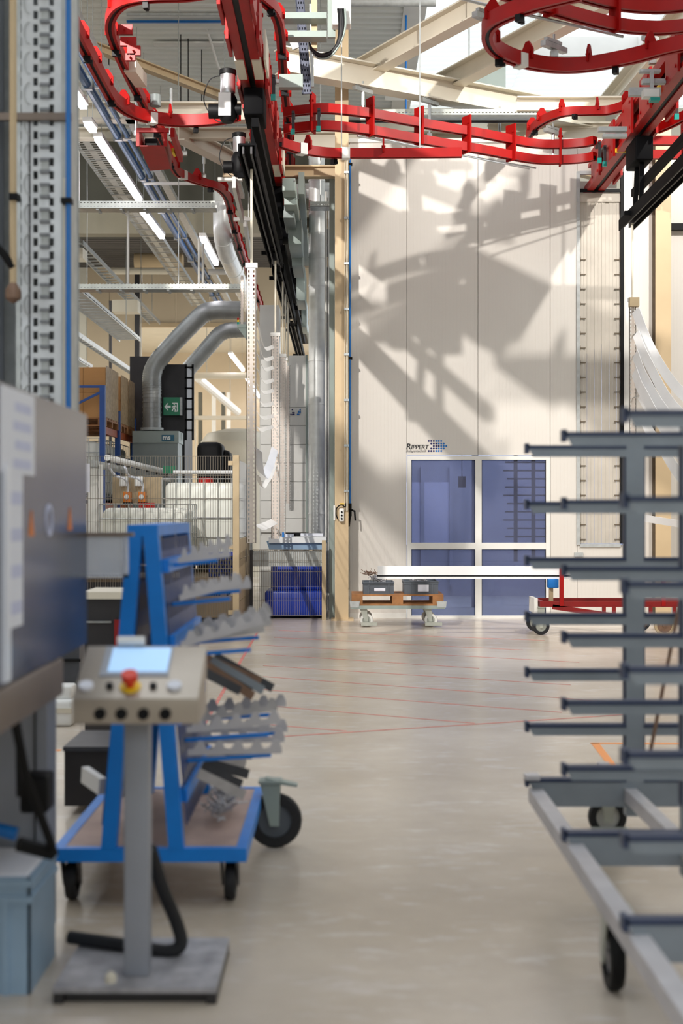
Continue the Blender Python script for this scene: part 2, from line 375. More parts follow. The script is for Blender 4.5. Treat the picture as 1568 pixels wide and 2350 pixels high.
# ---- booth wall of sandwich panels
XJ = [0.115, 0.910, 1.900, 2.906, 3.282]             # panel joints
wb = thing('wall_booth', 'tall off-white ribbed panel wall of the spray booth', 'wall', (2, WY, 0), kind='structure')
TOP = 6.62
def panel(x0, x1, z0, z1, y=WY, th=0.08, m='booth_panel', nm='wall_panel', par=None):
    return part(nm, MB().span((x0+0.003, y, z0), (x1-0.003, y+th, z1)), m, par or wb)
panel(XJ[0], XJ[1], 0, TOP); panel(XJ[1], XJ[2], 2.27, TOP); panel(XJ[2], XJ[3], 2.27, TOP); panel(XJ[3], XJ[4], 0, TOP)
panel(3.282, 3.925, 0, 1.02); panel(3.282, 3.925, 6.22, TOP)
panel(3.93, 4.06, 0, TOP, WY+0.004, m='white_steel', nm='corner_trim'); panel(4.06, 4.33, 0, TOP); 
part('light_block', MB().span((0.13, WY+0.082, 2.3), (3.27, WY+0.086, TOP-0.02)), 'stain', wb); part('light_block', MB().span((0.13, WY+0.082, 0.0), (0.88, WY+0.086, 2.3)), 'stain', wb); part('light_block', MB().span((2.93, WY+0.082, 0.0), (3.27, WY+0.086, 2.3)), 'stain', wb)  # sheets added behind the joints to stop light leaking through
part('plinth', MB().span((0.115, WY-0.006, 0), (0.9, WY, 0.07)).span((2.9, WY-0.006, 0), (4.33, WY, 0.07)), 'white_steel', wb)
part('top_rail', MB().span((0.1, WY-0.02, TOP), (4.35, WY+0.1, TOP+0.06)), 'white_steel', wb)
part('service_box', MB().span(W(1318,1268,WY)+V((0,-0.03,0)), W(1338,1278,WY)), 'galv_flat', wb)
# booth side and rear so the inside reads as a room
bi = thing('wall_booth_inside', 'bluish inner walls of the spray booth behind the glass door', 'wall', (2, 24, 0), kind='structure')
part('inner_wall', MB().span((0.2, 25.0, 0), (4.3, 25.08, 4.2)), 'booth_inside', bi)
part('inner_wall', MB().span((0.2, WY+0.1, 0), (0.28, 25.0, 4.2)), 'booth_inside', bi)
part('inner_wall', MB().span((4.22, WY+0.1, 0), (4.3, 25.0, 4.2)), 'booth_inside', bi)
part('inner_window', MB().span((0.95, 24.94, 0.9), (1.9, 24.99, 2.0)), 'paper_lilac', bi)
for x in (0.93, 1.42, 1.92): part('window_post', MB().span((x-0.03, 24.88, 0.2), (x+0.03, 24.95, 2.3)), 'booth_inside', bi)
part('wall_shelf', MB().span((3.95, 21.0, 0.4), (4.2, 24.0, 0.45)), 'booth_inside', bi)
part('hoist_block', MB().span((1.77, 21.5, 1.85), (1.88, 21.6, 2.02)).span((1.82, 21.54, 2.02), (1.83, 21.55, 4.0)), 'dark_steel', bi)
for k in range(11): part('rack_bar', MB().span((2.55+0.03*(k % 3), 22.4, 0.95+k*0.13), (3.75, 22.43, 0.975+k*0.13)), 'dark_steel', bi)
for x in (2.72, 3.0, 3.3, 3.72): part('rack_post', MB().span((x, 22.44, 0.7), (x+0.06, 22.47, 3.6)), 'dark_steel', bi)
for k in range(5): part('white_part', MB().span((3.45, 22.3, 0.8+k*0.32), (3.7, 22.31, 0.95+k*0.32)), 'paper', bi)
part('inner_post', MB().span((2.02, 22.0, 0), (2.12, 22.1, 3.6)), 'booth_inside', bi)
# slot for the conveyor with brush strips
sl = thing('door_2', 'tall narrow conveyor slot with strip curtain in the booth wall', 'curtain door', (3.6, WY, 1.02), kind='structure')
part('slot_frame', MB().span((3.272, WY-0.02, 1.02), (3.318, WY+0.03, 6.22)).span((3.318, WY-0.02, 0.99), (3.885, WY+0.03, 1.035)).span((3.318, WY-0.02, 6.18), (3.885, WY+0.03, 6.225)), 'galv_flat', sl)
part('hinge_edge', MB().span((3.885, WY-0.028, 1.04), (3.93, WY+0.03, 6.2)), 'black', sl)
for i in range(11):
    x = 3.322+i*0.0512
    part('curtain_strip', MB().span((x, WY+0.02+0.008*(i % 2), 1.04), (x+0.049, WY+0.026+0.008*(i % 2), 5.93)), 'curtain', sl)
tick = MB().box((0,0,0), (0.085, 0.012, 0.014)).box((0.035,-0.004,0), (0.012,0.012,0.06)).mesh('clip', 'stain')
for i in range(20):
    z = 1.10+i*0.205
    inst('clip', tick, sl, (3.845, WY+0.012, z))
    if i % 1 == 0: inst('clip', tick, sl, (3.36, WY+0.012, z), (0, PI, 0))
part('slot_header', MB().span((3.318, WY+0.0, 5.80), (3.885, WY+0.02, 5.92)), 'curtain', sl)
part('slot_lip', MB().span((3.318, WY-0.03, 5.93), (3.885, WY+0.0, 5.975)), 'black', sl)
part('slot_depth', MB().span((3.318, WY+0.5, 5.9), (3.93, WY+0.52, 6.2)), 'white_steel', sl)
# glass double door
dr = thing('door_1', 'white framed glass double door with bluish panes in the booth wall', 'door', (1.9, WY, 0), kind='structure')
dx0, dx1, dz1 = W(935,0,WY).x, W(1262,0,WY).x, 2.26
fr = MB()
fr.span((dx0, WY-0.03, 0), (dx0+0.055, WY+0.05, dz1)).span((dx1-0.055, WY-0.03, 0), (dx1, WY+0.05, dz1)).span((dx0+0.055, WY-0.03, dz1-0.055), (dx1-0.055, WY+0.05, dz1))
part('door_frame', fr, 'white_steel', dr)
xm = W(1098,0,WY).x
part('mullion', MB().span((xm-0.045, WY-0.028, 0), (xm+0.045, WY+0.04, dz1-0.055)), 'white_steel', dr)
zt = W(0,1253,WY).z
for a, b in ((dx0+0.055, xm-0.045), (xm+0.045, dx1-0.055)):
    part('transom', MB().span((a, WY-0.026, zt-0.045), (b, WY+0.04, zt+0.045)), 'white_steel', dr)
    part('bottom_rail', MB().span((a, WY-0.026, 0.0), (b, WY+0.04, 0.04)), 'white_steel', dr)
    for z0, z1 in ((0.04, zt-0.045), (zt+0.045, dz1-0.055)):
        part('gasket', MB().span((a, WY-0.012, z0), (a+0.007, WY+0.0, z1)).span((b-0.007, WY-0.012, z0), (b, WY+0.0, z1)).span((a, WY-0.012, z1-0.007), (b, WY+0.0, z1)), 'black', dr)
        part('pane', MB().span((a, WY+0.004, z0), (b, WY+0.010, z1)), 'pane_blue', dr)
solo('floor_booth', MB().span((0.3, WY+0.1, -0.01), (4.2, 24.95, 0.004)), 'galv_flat', 'dull grey floor inside the spray booth', 'floor', kind='structure')
# lettering on the wall
lg = thing('wall_sign', 'company lettering with blue dot arrow above the glass door', 'sign', W(980,1040,WY))
text('lettering', 'R', 0.112, W(931.5,1030.8,WY)+V((0,-0.003,0)), 'ink', lg, shear=0.2, bold=0.002)
text('lettering', 'IPPERT', 0.086, W(943,1030.8,WY)+V((0,-0.003,0)), 'ink', lg, shear=0.2, bold=0.002, sx=0.95)
text('lettering', 'Anlagentechnik', 0.052, W(932,1037.6,WY)+V((0,-0.003,0)), 'ink_grey', lg, shear=0.2, sx=0.88)
d1, d2 = MB(), MB()
for r, (s0, n) in enumerate(((0,6),(1,6),(2,6),(1,6),(0,6))):
    for k in range(n):
        p = W(984.3+(s0+k)*5.73, 1012.2+r*5.72, WY)
        (d1 if k < 3 else d2).lathe(p, [(0.0001,-0.003),(0.0137,-0.003),(0.0137,0.0)], 14, 'y')
part('dots', d1, 'dot_navy', lg, kind='stuff'); part('dots', d2, 'dot_blue', lg, kind='stuff')
# steel columns in front of the wall
def hcol(x0, x1, y, z1, m, label, dep=0.2):
    xm = (x0+x1)/2
    t = thing('steel_column', label, 'column', (xm, y+dep/2, 0), kind='structure')
    part('shaft', MB().ibeam((xm, y+dep/2, 0), (xm, y+dep/2, z1), dep, x1-x0, 0.016, 0.012, up=(0,1,0)), m, t)
    part('base_plate', MB().span((x0-0.05, y-0.06, 0), (x1+0.07, y+dep+0.04, 0.02)), m, t)
    return t
c1 = hcol(W(769,0,19.4).x, W(800,0,19.4).x, 19.4, 8.2, 'cream_dark', 'cream steel column at the corner of the booth wall', 0.3)
part('conduit', MB().tube((0.075, 19.37, 1.5), (0.075, 19.37, 6.3), 0.011).tube((0.048, 19.37, 1.5), (0.048, 19.37, 6.3), 0.007), 'cream', c1)
for k in range(9): part('pipe_clamp', MB().span((0.035, 19.35, 1.75+k*0.62), (0.1, 19.4, 1.78+k*0.62)), 'galv', c1)
cb = part('switch_box', MB().span((-0.03, 19.33, 1.35), (0.035, 19.4, 1.53)), 'white_steel', c1, bevel=0.012)
for k in range(3): part('push_button', MB().lathe((0.003, 19.335, 1.39+k*0.045), [(0.001,-0.02),(0.013,-0.02),(0.013,0)], 12, 'y'), 'black', cb)
part('switch_cable', MB().path(smooth_path([(-0.05,19.36,1.38),(-0.075,19.36,1.45),(-0.06,19.36,1.54),(0.0,19.35,1.575),(0.05,19.36,1.55),(0.055,19.36,1.6)]), 0.008, 6), 'black', c1)
part('switch_bracket', MB().span((-0.11, 19.38, 1.37), (-0.085, 19.41, 1.57)), 'white_steel', c1)
part('yellow_label', MB().span((-0.02, 19.385, 1.585), (0.04, 19.4, 1.6)), 'yellow', c1)
c2 = hcol(W(1505,0,19.6).x, W(1541,0,19.6).x, 19.6, 8.2, 'cream_dark', 'cream steel column beyond the strip curtain slot', 0.3)
part('edge_strip', MB().span((4.33, WY-0.01, 0), (4.365, WY+0.05, 6.62)), 'stain', c2)
gp = struct('trim_1', MB().span((W(756,0,19.7).x, 19.72, 0), (W(768,0,19.7).x, 20.4, 6.2)), 'green_grey', 'grey-green edge trim beside the cream column', 'trim')
wr = thing('wall_right', 'pale grey panel wall at the far side of the hall', 'wall', (6.5, 20.2, 0), kind='structure')
for k in range(5): part('wall_panel', MB().span((4.62+k*1.0, 20.1, 0), (5.614+k*1.0, 20.18, 6.6)), 'booth_panel', wr)
part('wall_rail', MB().span((4.62, 20.0, W(0,527,20).z), (6.6, 20.1, W(0,512,20).z)), 'black', wr)

# ---- compressed-air pipe beside the column
ap = thing('air_pipe', 'thin blue compressed-air pipe on the booth wall beside the cream column', 'pipe', (0.115, 19.62, 1.45))
part('pipe', MB().tube((0.115, 19.62, 1.6), (0.115, 19.62, 6.35), 0.016, 10), 'pipe_blue', ap)
for y in (376, 822): part('pipe_clamp', MB().span((0.085, 19.6, W(0,y,19.6).z-0.015), (0.15, 19.66, W(0,y,19.6).z+0.015)), 'black', ap)
part('valve', MB().tube((0.115, 19.62, 1.42), (0.115, 19.62, 1.6), 0.026, 10).tube((0.115,19.6,1.52), (0.18,19.57,1.49), 0.012).tube((0.18,19.57,1.5), (0.19,19.57,1.36), 0.012).tube((0.115,19.6,1.42),(0.10,19.58,1.28),0.016), 'black', ap)

# ================================================================== ROOF AND STEEL
RZ = 9.2
def corrugated(x0, x1, y0, y1, z, pitch=0.25, h=0.05):
    mb = MB(); pr = []; n = int(round((y1-y0)/pitch)); pitch = (y1-y0)/n
    for i in range(n):
        y = y0+i*pitch; pr += [(y, 0), (y+0.42*pitch, 0), (y+0.55*pitch, h), (y+0.87*pitch, h)]
    pr.append((y1, 0)); k = len(pr)
    mb.add([(x0, y, z+q) for y, q in pr]+[(x1, y, z+q) for y, q in pr], [(i, i+1, k+i+1, k+i) for i in range(k-1)])
    return mb
roof = thing('roof', 'light corrugated steel roof deck with skylight openings', 'roof', (0, 20, RZ), kind='structure')
SKY = [(1.2, 9.0, 11.2, 19.4), (3.1, 5.0, 20.6, 24.0), (-7.6, -4.6, 5.0, 18.0), (-4.6, 1.2, 3.0, 11.2), (1.2, 7.2, -6.0, 3.0), (-7.6, -4.6, -6.0, 3.0), (-8.8, -5.6, 20.6, 27.6)]  # only the opening in view is known; unseen others are placed to admit daylight
def roof_patch(x0, x1, y0, y1, z=RZ, nm='deck_sheet'):
    if x1-x0 > 0.01 and y1-y0 > 0.2: part(nm, corrugated(x0, x1, y0, y1, z), 'roof_light_sheet' if x0 > 1.0 and y1 > 19 else 'roof_sheet', roof)
xs_ = [-9.4, -8.8, -7.6, -5.6, -4.6, 1.2, 3.1, 5.0, 7.2, 9.0, 9.4]; ys_ = [-8, -6, 3, 5, 11.2, 18.0, 19.4, 20.0, 20.6, 24.0, 27.6, 28.6]
for i in range(len(xs_)-1):
    run = None
    for j in range(len(ys_)-1):
        xm_, ym_ = (xs_[i]+xs_[i+1])/2, (ys_[j]+ys_[j+1])/2
        hole = any(k[0] < xm_ < k[1] and k[2] < ym_ < k[3] for k in SKY)
        if hole:
            if run is not None: roof_patch(xs_[i], xs_[i+1], run, ys_[j]); run = None
        elif run is None: run = ys_[j]
    if run is not None: roof_patch(xs_[i], xs_[i+1], run, ys_[-1])
wre = thing('wall_rear', 'white hall wall behind the camera with a high unseen opening added for fill light', 'wall', (0, -8, 0), kind='structure')
part('wall_panel', MB().span((-9.5, -8.1, 0), (9.5, -8, 3.9)), 'wall_white', wre); part('wall_panel', MB().span((-9.5, -8.1, 7.6), (9.5, -8, 9.3)), 'wall_white', wre)
for k in range(7): part('window_post', MB().span((-9.0+k*3.0-0.05, -8.08, 3.9), (-9.0+k*3.0+0.05, -8.02, 7.6)), 'white_steel', wre)  # posts across the added opening; daylight through it fills the foreground
struct('wall_side', MB().span((9.4, -8, 0), (9.5, 27.2, 9.3)), 'wall_white', 'white outer wall beyond the rails', 'wall')
part('roof_valley', MB().span((0.95, 20, RZ-0.04), (1.3, 28.4, RZ-0.005)), 'white_steel', roof)
for i, (x0, x1, y0, y1) in enumerate(SKY):
    part('skylight_curb', MB().span((x0-0.05, y0-0.05, RZ-0.03), (x0, y1+0.05, RZ+0.3)).span((x1, y0-0.05, RZ-0.03), (x1+0.05, y1+0.05, RZ+0.3)).span((x0, y0-0.05, RZ-0.03), (x1, y0, RZ+0.3)).span((x0, y1, RZ-0.03), (x1, y1+0.05, RZ+0.3)), 'white_steel', roof)
    for k in range(1, int((x1-x0)/1.0)): part('skylight_bar', MB().span((x0+k*(x1-x0)/int((x1-x0)/1.0)-0.012, y0, RZ+0.24), (x0+k*(x1-x0)/int((x1-x0)/1.0)+0.012, y1, RZ+0.28)), 'white_steel', roof)
# purlin bands and the pale sloping strip of sheet seen between the rails
for (xa, xb, ya, yb) in ((290, 560, 34, 36), (290, 560, 50, 52), (350, 540, 96, 103)):
    p = WZ(xa, ya, RZ-0.05); q = WZ(xb, yb, RZ-0.05)
    solo('purlin', MB().span((p.x, q.y-(0.09 if ya == 96 else 0.025), RZ-0.05), (q.x, q.y+(0.09 if ya == 96 else 0.025), RZ-0.02)), {34: 'galv_flat', 50: 'pipe_blue', 96: 'white_steel'}[ya], {34: 'grey purlin under the roof behind the inner red loop', 50: 'thin blue pipe along the roof behind the inner red loop', 96: 'white purlin under the roof behind the inner red loop'}[ya], 'purlin', kind='structure')
hang = MB()
# concrete fascia, far walls
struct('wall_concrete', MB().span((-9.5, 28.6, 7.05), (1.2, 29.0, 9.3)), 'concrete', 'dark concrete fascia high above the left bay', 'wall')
struct('beam_concrete', MB().span((-9.5, 28.2, 7.0), (0.1, 28.55, 7.46)), 'concrete_light', 'light concrete beam crossing the left bay', 'beam')
struct('wall_cream_back', MB().span((0.1, 27.2, 0), (9.5, 27.3, 9.3)), 'cream', 'cream rear wall above the booth', 'wall')
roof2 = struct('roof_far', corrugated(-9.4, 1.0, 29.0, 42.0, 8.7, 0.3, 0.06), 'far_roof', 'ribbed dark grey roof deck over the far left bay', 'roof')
struct('wall_left', MB().span((-9.5, -8, 0), (-9.4, 64, 9.3)), 'wall_white', 'white side wall of the left bay', 'wall')
wf = thing('wall_far', 'beige panel wall across the far end of the left bay', 'wall', (-4, 42, 0), kind='structure')
zo = W(0,742,42).z
xs = [-9.4, -7.52, -6.85, -5.9, -4.9, -3.9, -2.9, -1.9, -0.9, 0.1]
for k, (a, b) in enumerate(zip(xs[:-1], xs[1:])):
    z0 = 0 if b < -5.85 else zo
    part('wall_panel', MB().span((a+0.01, 42.0, z0), (b-0.01, 42.12, 8.9)), 'wall_white' if k == 0 else 'wall_beige', wf)
struct('beam_far', MB().span((-6, 41.9, zo-0.12), (0.1, 42.05, zo)), 'cream_dark', 'pale lintel along the foot of the far beige wall', 'beam')
struct('wall_end', MB().span((-9.4, 60, 0), (2, 60.2, 9)), 'wall_beige', 'warm beige wall at the very end of the deep room', 'wall')
struct('ceiling_far', MB().span((-9.4, 42.2, 8.2), (2, 60, 8.3)), 'cream', 'cream ceiling of the deep room', 'ceiling')
# cream I-beams ---------------------------------------------------
def beam(a, b, h, w, label, m='cream', tf=0.02):
    mb = MB().ibeam(a, b, h, w, tf); o = solo('steel_beam', mb, m, label, 'beam', kind='structure'); return o
bz = 6.85
def zbeam(p, q, Z, h, w, label, m='cream', tf=0.02):
    """pixel points on the beam's underside at height Z"""
    a, b = WZ(*p, Z), WZ(*q, Z); a.z += h/2; b.z += h/2; return beam(a, b, h, w, label, m, tf)
zbeam((150,279),(565,279), 6.70, 0.24, 0.22, 'cream cross beam behind the red loop, the nearer of two')
zbeam((150,321),(575,321), 6.70, 0.16, 0.16, 'cream cross beam below the red loop, the farther of two')
zbeam((640,168),(1390,303), 7.15, 0.33, 0.26, 'long cream girder slanting behind the red rails')
zbeam((824,188),(1175,0), 7.42, 0.28, 0.2, 'cream slanting beam above the girder, nearer the cable loop')
zbeam((1004,222),(1400,18), 7.42, 0.28, 0.2, 'cream slanting beam above the girder, below the skylight')
zbeam((1370,300),(1680,-60), 7.42, 0.32, 0.24, 'cream slanting beam at the upper corner beside the skylight')
zbeam((1186,258),(1430,258), 7.0, 0.2, 0.2, 'short level cream beam below the skylight')
zbeam((1120,330),(1460,330), 6.9, 0.3, 0.2, 'wide cream beam just above the booth wall')
zbeam((620,346),(1110,346), 6.75, 0.26, 0.2, 'shaded cream beam behind the double red rail')
zbeam((1000,322),(1400,420), 6.9, 0.16, 0.14, 'thin cream brace under the long girder', 'cream_dark')
zbeam((200,111),(515,232), 8.2, 0.13, 0.13, 'slim tan brace behind the red loops', 'cream_dark')
zbeam((410,322),(545,392), 6.6, 0.22, 0.18, 'cream stub beam behind the red tension box')
zbeam((512,408),(800,408), 6.1, 0.16, 0.16, 'tan support beam behind the black load bar, the uppermost', 'cream_dark')
zbeam((690,524),(757,524), 5.9, 0.16, 0.14, 'tan bracket beam beside the silver duct, the middle one', 'cream_dark')
zbeam((695,612),(757,612), 5.8, 0.16, 0.14, 'tan bracket beam beside the silver duct, the lowest one', 'cream_dark')
bx = W(200,240,18.9)
solo('beam_stub', MB().poly([W(202,216,19.6), W(202,248,19.6), W(255,248,19.6), W(244,236,19.6)], (0, 0.15, 0)), 'cream', 'cream end plate of a brace standing on the cross beam', 'bracket', kind='structure')
# vertical sheets and the hall's side bracing on the far roof
struct('steel_post', MB().span(W(884,230,26), W(940,20,26)+V((0,0.05,0))), 'white_steel', 'broad white roof post behind the slanting beams', 'column')
# ================================================================== OVERHEAD CONVEYOR
Z0 = 5.95
def plate_mesh(w, h, th, m, tri=True):
    mb = MB()
    if tri: mb.poly([(-w/2, -th/2, 0), (w/2, -th/2, 0), (w/2, -th/2, h*0.55), (w*0.15, -th/2, h), (-w*0.15, -th/2, h), (-w/2, -th/2, h*0.55)], (0, th, 0))
    else: mb.span((-w/2, -th/2, 0), (w/2, th/2, h))
    for x in (-w*0.3, w*0.3): mb.lathe((x, 0, h*0.4), [(0.012, -th/2-0.012), (0.012, th/2+0.012)], 6, 'y')
    return mb.mesh('bracket', m)
BR = plate_mesh(0.15, 0.17, 0.02, 'red_bracket')
STK = MB().span((-0.085,-0.012,-0.02),(0.085,0.012,0.44)).lathe((-0.05,0,0.1),[(0.013,-0.03),(0.013,0.03)],6,'y').lathe((0.05,0,0.34),[(0.013,-0.03),(0.013,0.03)],6,'y').mesh('bracket', 'red_bracket')
CLIP = MB().box((0,0,0),(0.07,0.05,0.06)).box((0.03,0,-0.02),(0.05,0.03,0.03)).mesh('stop_clip', 'black')
SPL = MB().box((0,0,0.05),(0.115,0.09,0.125)).mesh('splice', 'white_steel')
def rail(label, pts, w=0.085, h=0.105, step=0.7, stack=0.0, splices=(), slot=0.035, k=6, clip=True, name='conveyor_rail'):
    P = smooth_path(pts, k) if len(pts) > 2 else [pts[0].lerp(pts[1], i/12) for i in range(13)]
    t = thing(name, label, 'conveyor rail', P[0])
    def body(dz, nm):
        f = (w-slot)/2
        prof = [(-w/2,0),(-w/2+f,0),(-w/2+f,h*0.55),(w/2-f,h*0.55),(w/2-f,0),(w/2,0),(w/2,h),(-w/2,h)]
        part(nm, MB().sweep(prof, [p+V((0,0,dz)) for p in P]), 'red', t)
        part('running_slot', MB().sweep([(-slot/2-0.004,h*0.12),(slot/2+0.004,h*0.12),(slot/2+0.004,h*0.5),(-slot/2-0.004,h*0.5)], [p+V((0,0,dz)) for p in P]), 'black', t)
        part('wear_edge', MB().sweep([(-w/2-0.006,-0.012),(w/2+0.006,-0.012),(w/2+0.006,0.0),(-w/2-0.006,0.0)], [p+V((0,0,dz)) for p in P]), 'red_dark', t) if slot < 0.02 else None
    body(0, 'track')
    if stack: body(stack, 'power_track')
    acc = 0.0; nxt = step*0.5; n = 0
    for i in range(1, len(P)):
        a, b = P[i-1], P[i]; L = (b-a).length
        while acc+L >= nxt:
            p = a.lerp(b, (nxt-acc)/L); d = b-a; ang = math.atan2(d.y, d.x)-PI/2
            if stack: inst('bracket', STK, t, p, (0,0,ang))
            else: inst('bracket', BR, t, p+V((0,0,h-0.05)), (0,0,ang))
            if clip and n % 2 == 0: inst('stop_clip', CLIP, t, p+(b-a).normalized()*step*0.4+V((0,0,-0.03)), (0,0,ang))
            nxt += step; n += 1
        acc += L
    for i in splices:
        j = min(len(P)-2, int(i*(len(P)-1))); d = P[j+1]-P[j]
        inst('splice', SPL, t, P[j], (0,0,math.atan2(d.y, d.x)-PI/2))
    return t, P
def Q(l, Z=Z0): return [WZ(x, y, Z) for x, y in l]
rail('red rail of the outer left loop, running past the blue pipe', Q([(165,-60),(150,0),(165,60),(200,130),(240,205),(265,243),(310,272),(370,286),(430,290),(490,287),(530,280),(546,276)]), step=0.75, splices=(0.62,), w=0.1, h=0.13)
r2t, r2p = rail('red rail of the inner left loop with the tension box, snaking deep into the bay', Q([(500,-9),(460,-3),(420,2),(330,6),(275,22),(252,62),(266,115),(300,190),(345,275),(372,330),(400,392),(420,410),(465,426),(502,438),(522,462),(533,510),(552,575),(580,655),(607,735)], 6.30), step=0.8, splices=(0.45,0.62), w=0.095)
for k, (x, y, w_, h_) in enumerate(((270,56,34,22), (276,84,36,20), (292,104,30,22), (288,122,22,16))):
    part('drive_plate', MB().span(W(x,y+h_,14.25), W(x+w_,y,14.25)+V((0,0.05,0))).lathe(W(x+w_*0.45,y+h_*0.5,14.23), [(0.012,-0.03),(0.012,0.0)], 8, 'y'), 'red', r2t)
part('joint_sleeve', MB().bar(WZ(298,150,6.35), WZ(324,186,6.35), 0.13, 0.14), 'cream', r2t)
part('drive_reel', MB().tube(W(357,244,17.0), W(357,218,17.0), 0.065, 14), 'grey_paint', r2t)
rail('red rail curving off the main line towards the cable duct', Q([(560,-25),(600,5),(630,35),(643,80),(648,150),(654,220),(662,300),(667,405)], 6.62), step=0.7, w=0.1)
# main line: wide straight double track
mr = thing('main_conveyor', 'wide red main conveyor track running straight back above the black load bars', 'conveyor rail', (-0.93, 11.0, Z0))
for nm, dz in (('track', 0.0), ('power_track', 0.34)):
    part(nm, MB().prof([(-0.12,0),(-0.03,0),(-0.03,0.1),(0.03,0.1),(0.03,0),(0.12,0),(0.12,0.05),(0.075,0.075),(0.075,0.17),(-0.075,0.17),(-0.075,0.075),(-0.12,0.05)], (-0.93, 7.0, Z0+dz), (-0.93, 23.5, Z0+dz)), 'red', mr)
part('running_slot', MB().span((-0.97, 7.0, Z0+0.02), (-0.89, 38, Z0+0.09)), 'black', mr)
part('rear_track', MB().span((-1.03, 23.5, Z0+0.03), (-0.83, 38, Z0+0.2)), 'grey_paint', mr)
sp = MB().span((-0.015,0,0),(0.015,0.55,0.46))
for yy in (0.08, 0.47):
    for zz in (0.08, 0.38): sp.lathe((0, yy, zz), [(0.02,-0.028),(0.02,0.028)], 6, 'x')
spm = sp.mesh('side_plate', 'red')
for k, y in enumerate((11.2, 12.4, 13.3, 14.9, 15.6, 16.9, 18.1, 18.9, 20.0, 21.2)):
    inst('side_plate', spm, mr, (-0.785, y, Z0-0.04)); inst('side_plate', spm, mr, (-1.075, y, Z0-0.04))
for y in (14.05, 18.3):
    part('splice', MB().span((-1.06, y, Z0-0.01), (-0.97, y+0.62, Z0+0.06)).span((-0.89, y, Z0-0.01), (-0.80, y+0.62, Z0+0.06)), 'cream', mr)
    part('splice_plate', MB().span((-0.77, y, Z0), (-0.75, y+0.62, Z0+0.3)), 'cream', mr)
rail('stacked double red rail sweeping across the front of the booth wall', Q([(656,308),(672,305),(690,303),(750,299),(840,308),(920,322),(1000,336),(1110,354),(1220,374),(1290,376),(1340,373),(1366,368)]), stack=0.2, step=0.72, w=0.09, h=0.105, clip=False)
rail('s-shaped red rail behind the switch above the booth wall', Q([(1214,318),(1240,290),(1290,268),(1350,264),(1400,262),(1450,246),(1500,226),(1560,205)], 6.55), step=0.45)
r7t, _ = rail('low single red rail passing behind the stacked rail to the booth corner', Q([(644,338),(670,347),(700,354),(770,362),(950,362),(1060,361)], 5.55), step=0.9, splices=(0.38,0.66))
for X_ in (0.0, 0.9): part('hanger_rod', MB().span((X_-0.007, 16.33, 5.66), (X_+0.007, 16.344, RZ+0.01)), 'galv', r7t)
rail('red rail of the open loop under the skylight', Q([(1330,0),(1240,22),(1170,45),(1128,68),(1119,95),(1140,128),(1195,152),(1270,165),(1350,163),(1450,145),(1530,124),(1596,110)], 5.6), step=0.62, splices=(0.55,), w=0.1, h=0.125)
rail('stacked double red rail at the upper edge above the skylight loop', Q([(1040,-40),(1130,-12),(1220,18),(1320,48),(1410,70),(1490,78),(1540,77),(1584,72)]), stack=0.2, step=0.8, w=0.1, h=0.11, clip=False)
sr = thing('slot_conveyor', 'heavy red conveyor track entering the slot of the booth wall', 'conveyor rail', (3.54, 13.0, Z0))
for nm, dz in (('track', 0.0), ('power_track', 0.3)):
    part(nm, MB().prof([(-0.12,0),(-0.03,0),(-0.03,0.1),(0.03,0.1),(0.03,0),(0.12,0),(0.12,0.05),(0.075,0.075),(0.075,0.17),(-0.075,0.17),(-0.075,0.075),(-0.12,0.05)], (3.54, 13.0, Z0+dz), (3.54, 20.6 if dz == 0 else WY-0.08, Z0+dz)), 'red', sr)
part('running_slot', MB().span((3.5, 13, Z0+0.02), (3.58, 20.6, Z0+0.09)), 'black', sr)
for y in (13.4, 14.3, 15.6, 16.6, 17.7, 18.7): inst('side_plate', spm, sr, (3.685, y, Z0-0.04)); inst('side_plate', spm, sr, (3.395, y, Z0-0.04))
part('yellow_label', MB().span((3.39, 15.2, Z0+0.02), (3.418, 15.5, Z0+0.1)), 'yellow', sr)
rail('far level red rail beyond the load bar beside the pale wall', [WZ(1475,365,5.8), WZ(1700,365,5.8)], stack=0.17, step=1.0, clip=False)
rail('short red rail curving away beside the teal sensors', Q([(1508,306),(1545,290),(1600,262)], 6.05), step=0.6, clip=False)
# aluminium guide tubes below the stacked rails
solo('guide_tube', MB().path([WZ(820,312,5.9), WZ(1000,346,5.9), WZ(1230,386,5.9)], 0.012, 6).path([WZ(860,316,5.86), WZ(1215,388,5.86)], 0.008, 6), 'alu', 'thin aluminium guide tube under the long stacked rail', 'tube')
solo('guide_tube', MB().path([WZ(1040,-8,5.9), WZ(1200,32,5.9), WZ(1430,84,5.9)], 0.014, 6), 'alu', 'thin aluminium guide tube under the upper stacked rail', 'tube')
# red tension box
tb = thing('tension_box', 'open red steel tension box hanging on the inner left rail', 'box', WZ(350,395,Z0))
a, b = WZ(322,332,Z0), WZ(348,392,Z0+0.02); wd = 0.40
p0, p1 = WZ(322,336,5.86), WZ(347,392,5.86); q0, q1 = WZ(376,336,5.86), WZ(392,388,5.86)
part('tray', MB().poly([p0, p1, q1, q0], (0,0,0.012)), 'red', tb)
part('side_cheek', MB().poly([p0, p1, p1+V((0,0,0.2)), p0+V((0,0,0.2))], (-0.012,0,0)), 'red', tb)
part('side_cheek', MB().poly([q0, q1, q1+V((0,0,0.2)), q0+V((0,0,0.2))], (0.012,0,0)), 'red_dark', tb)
part('front_frame', MB().bar(p0+V((-0.04,0,0.19)), q0+V((0.06,0,0.19)), 0.05, 0.05).bar(p0+V((-0.03,0,0)), p0+V((-0.03,0,0.19)), 0.04, 0.04).bar(q0+V((0.02,0,0)), q0+V((0.02,0,0.19)), 0.04, 0.04), 'red', tb)
part('weights', MB().span(p0+V((0.02,0.25,0.02)), q1+V((-0.06,-0.05,0.16))), 'black', tb)
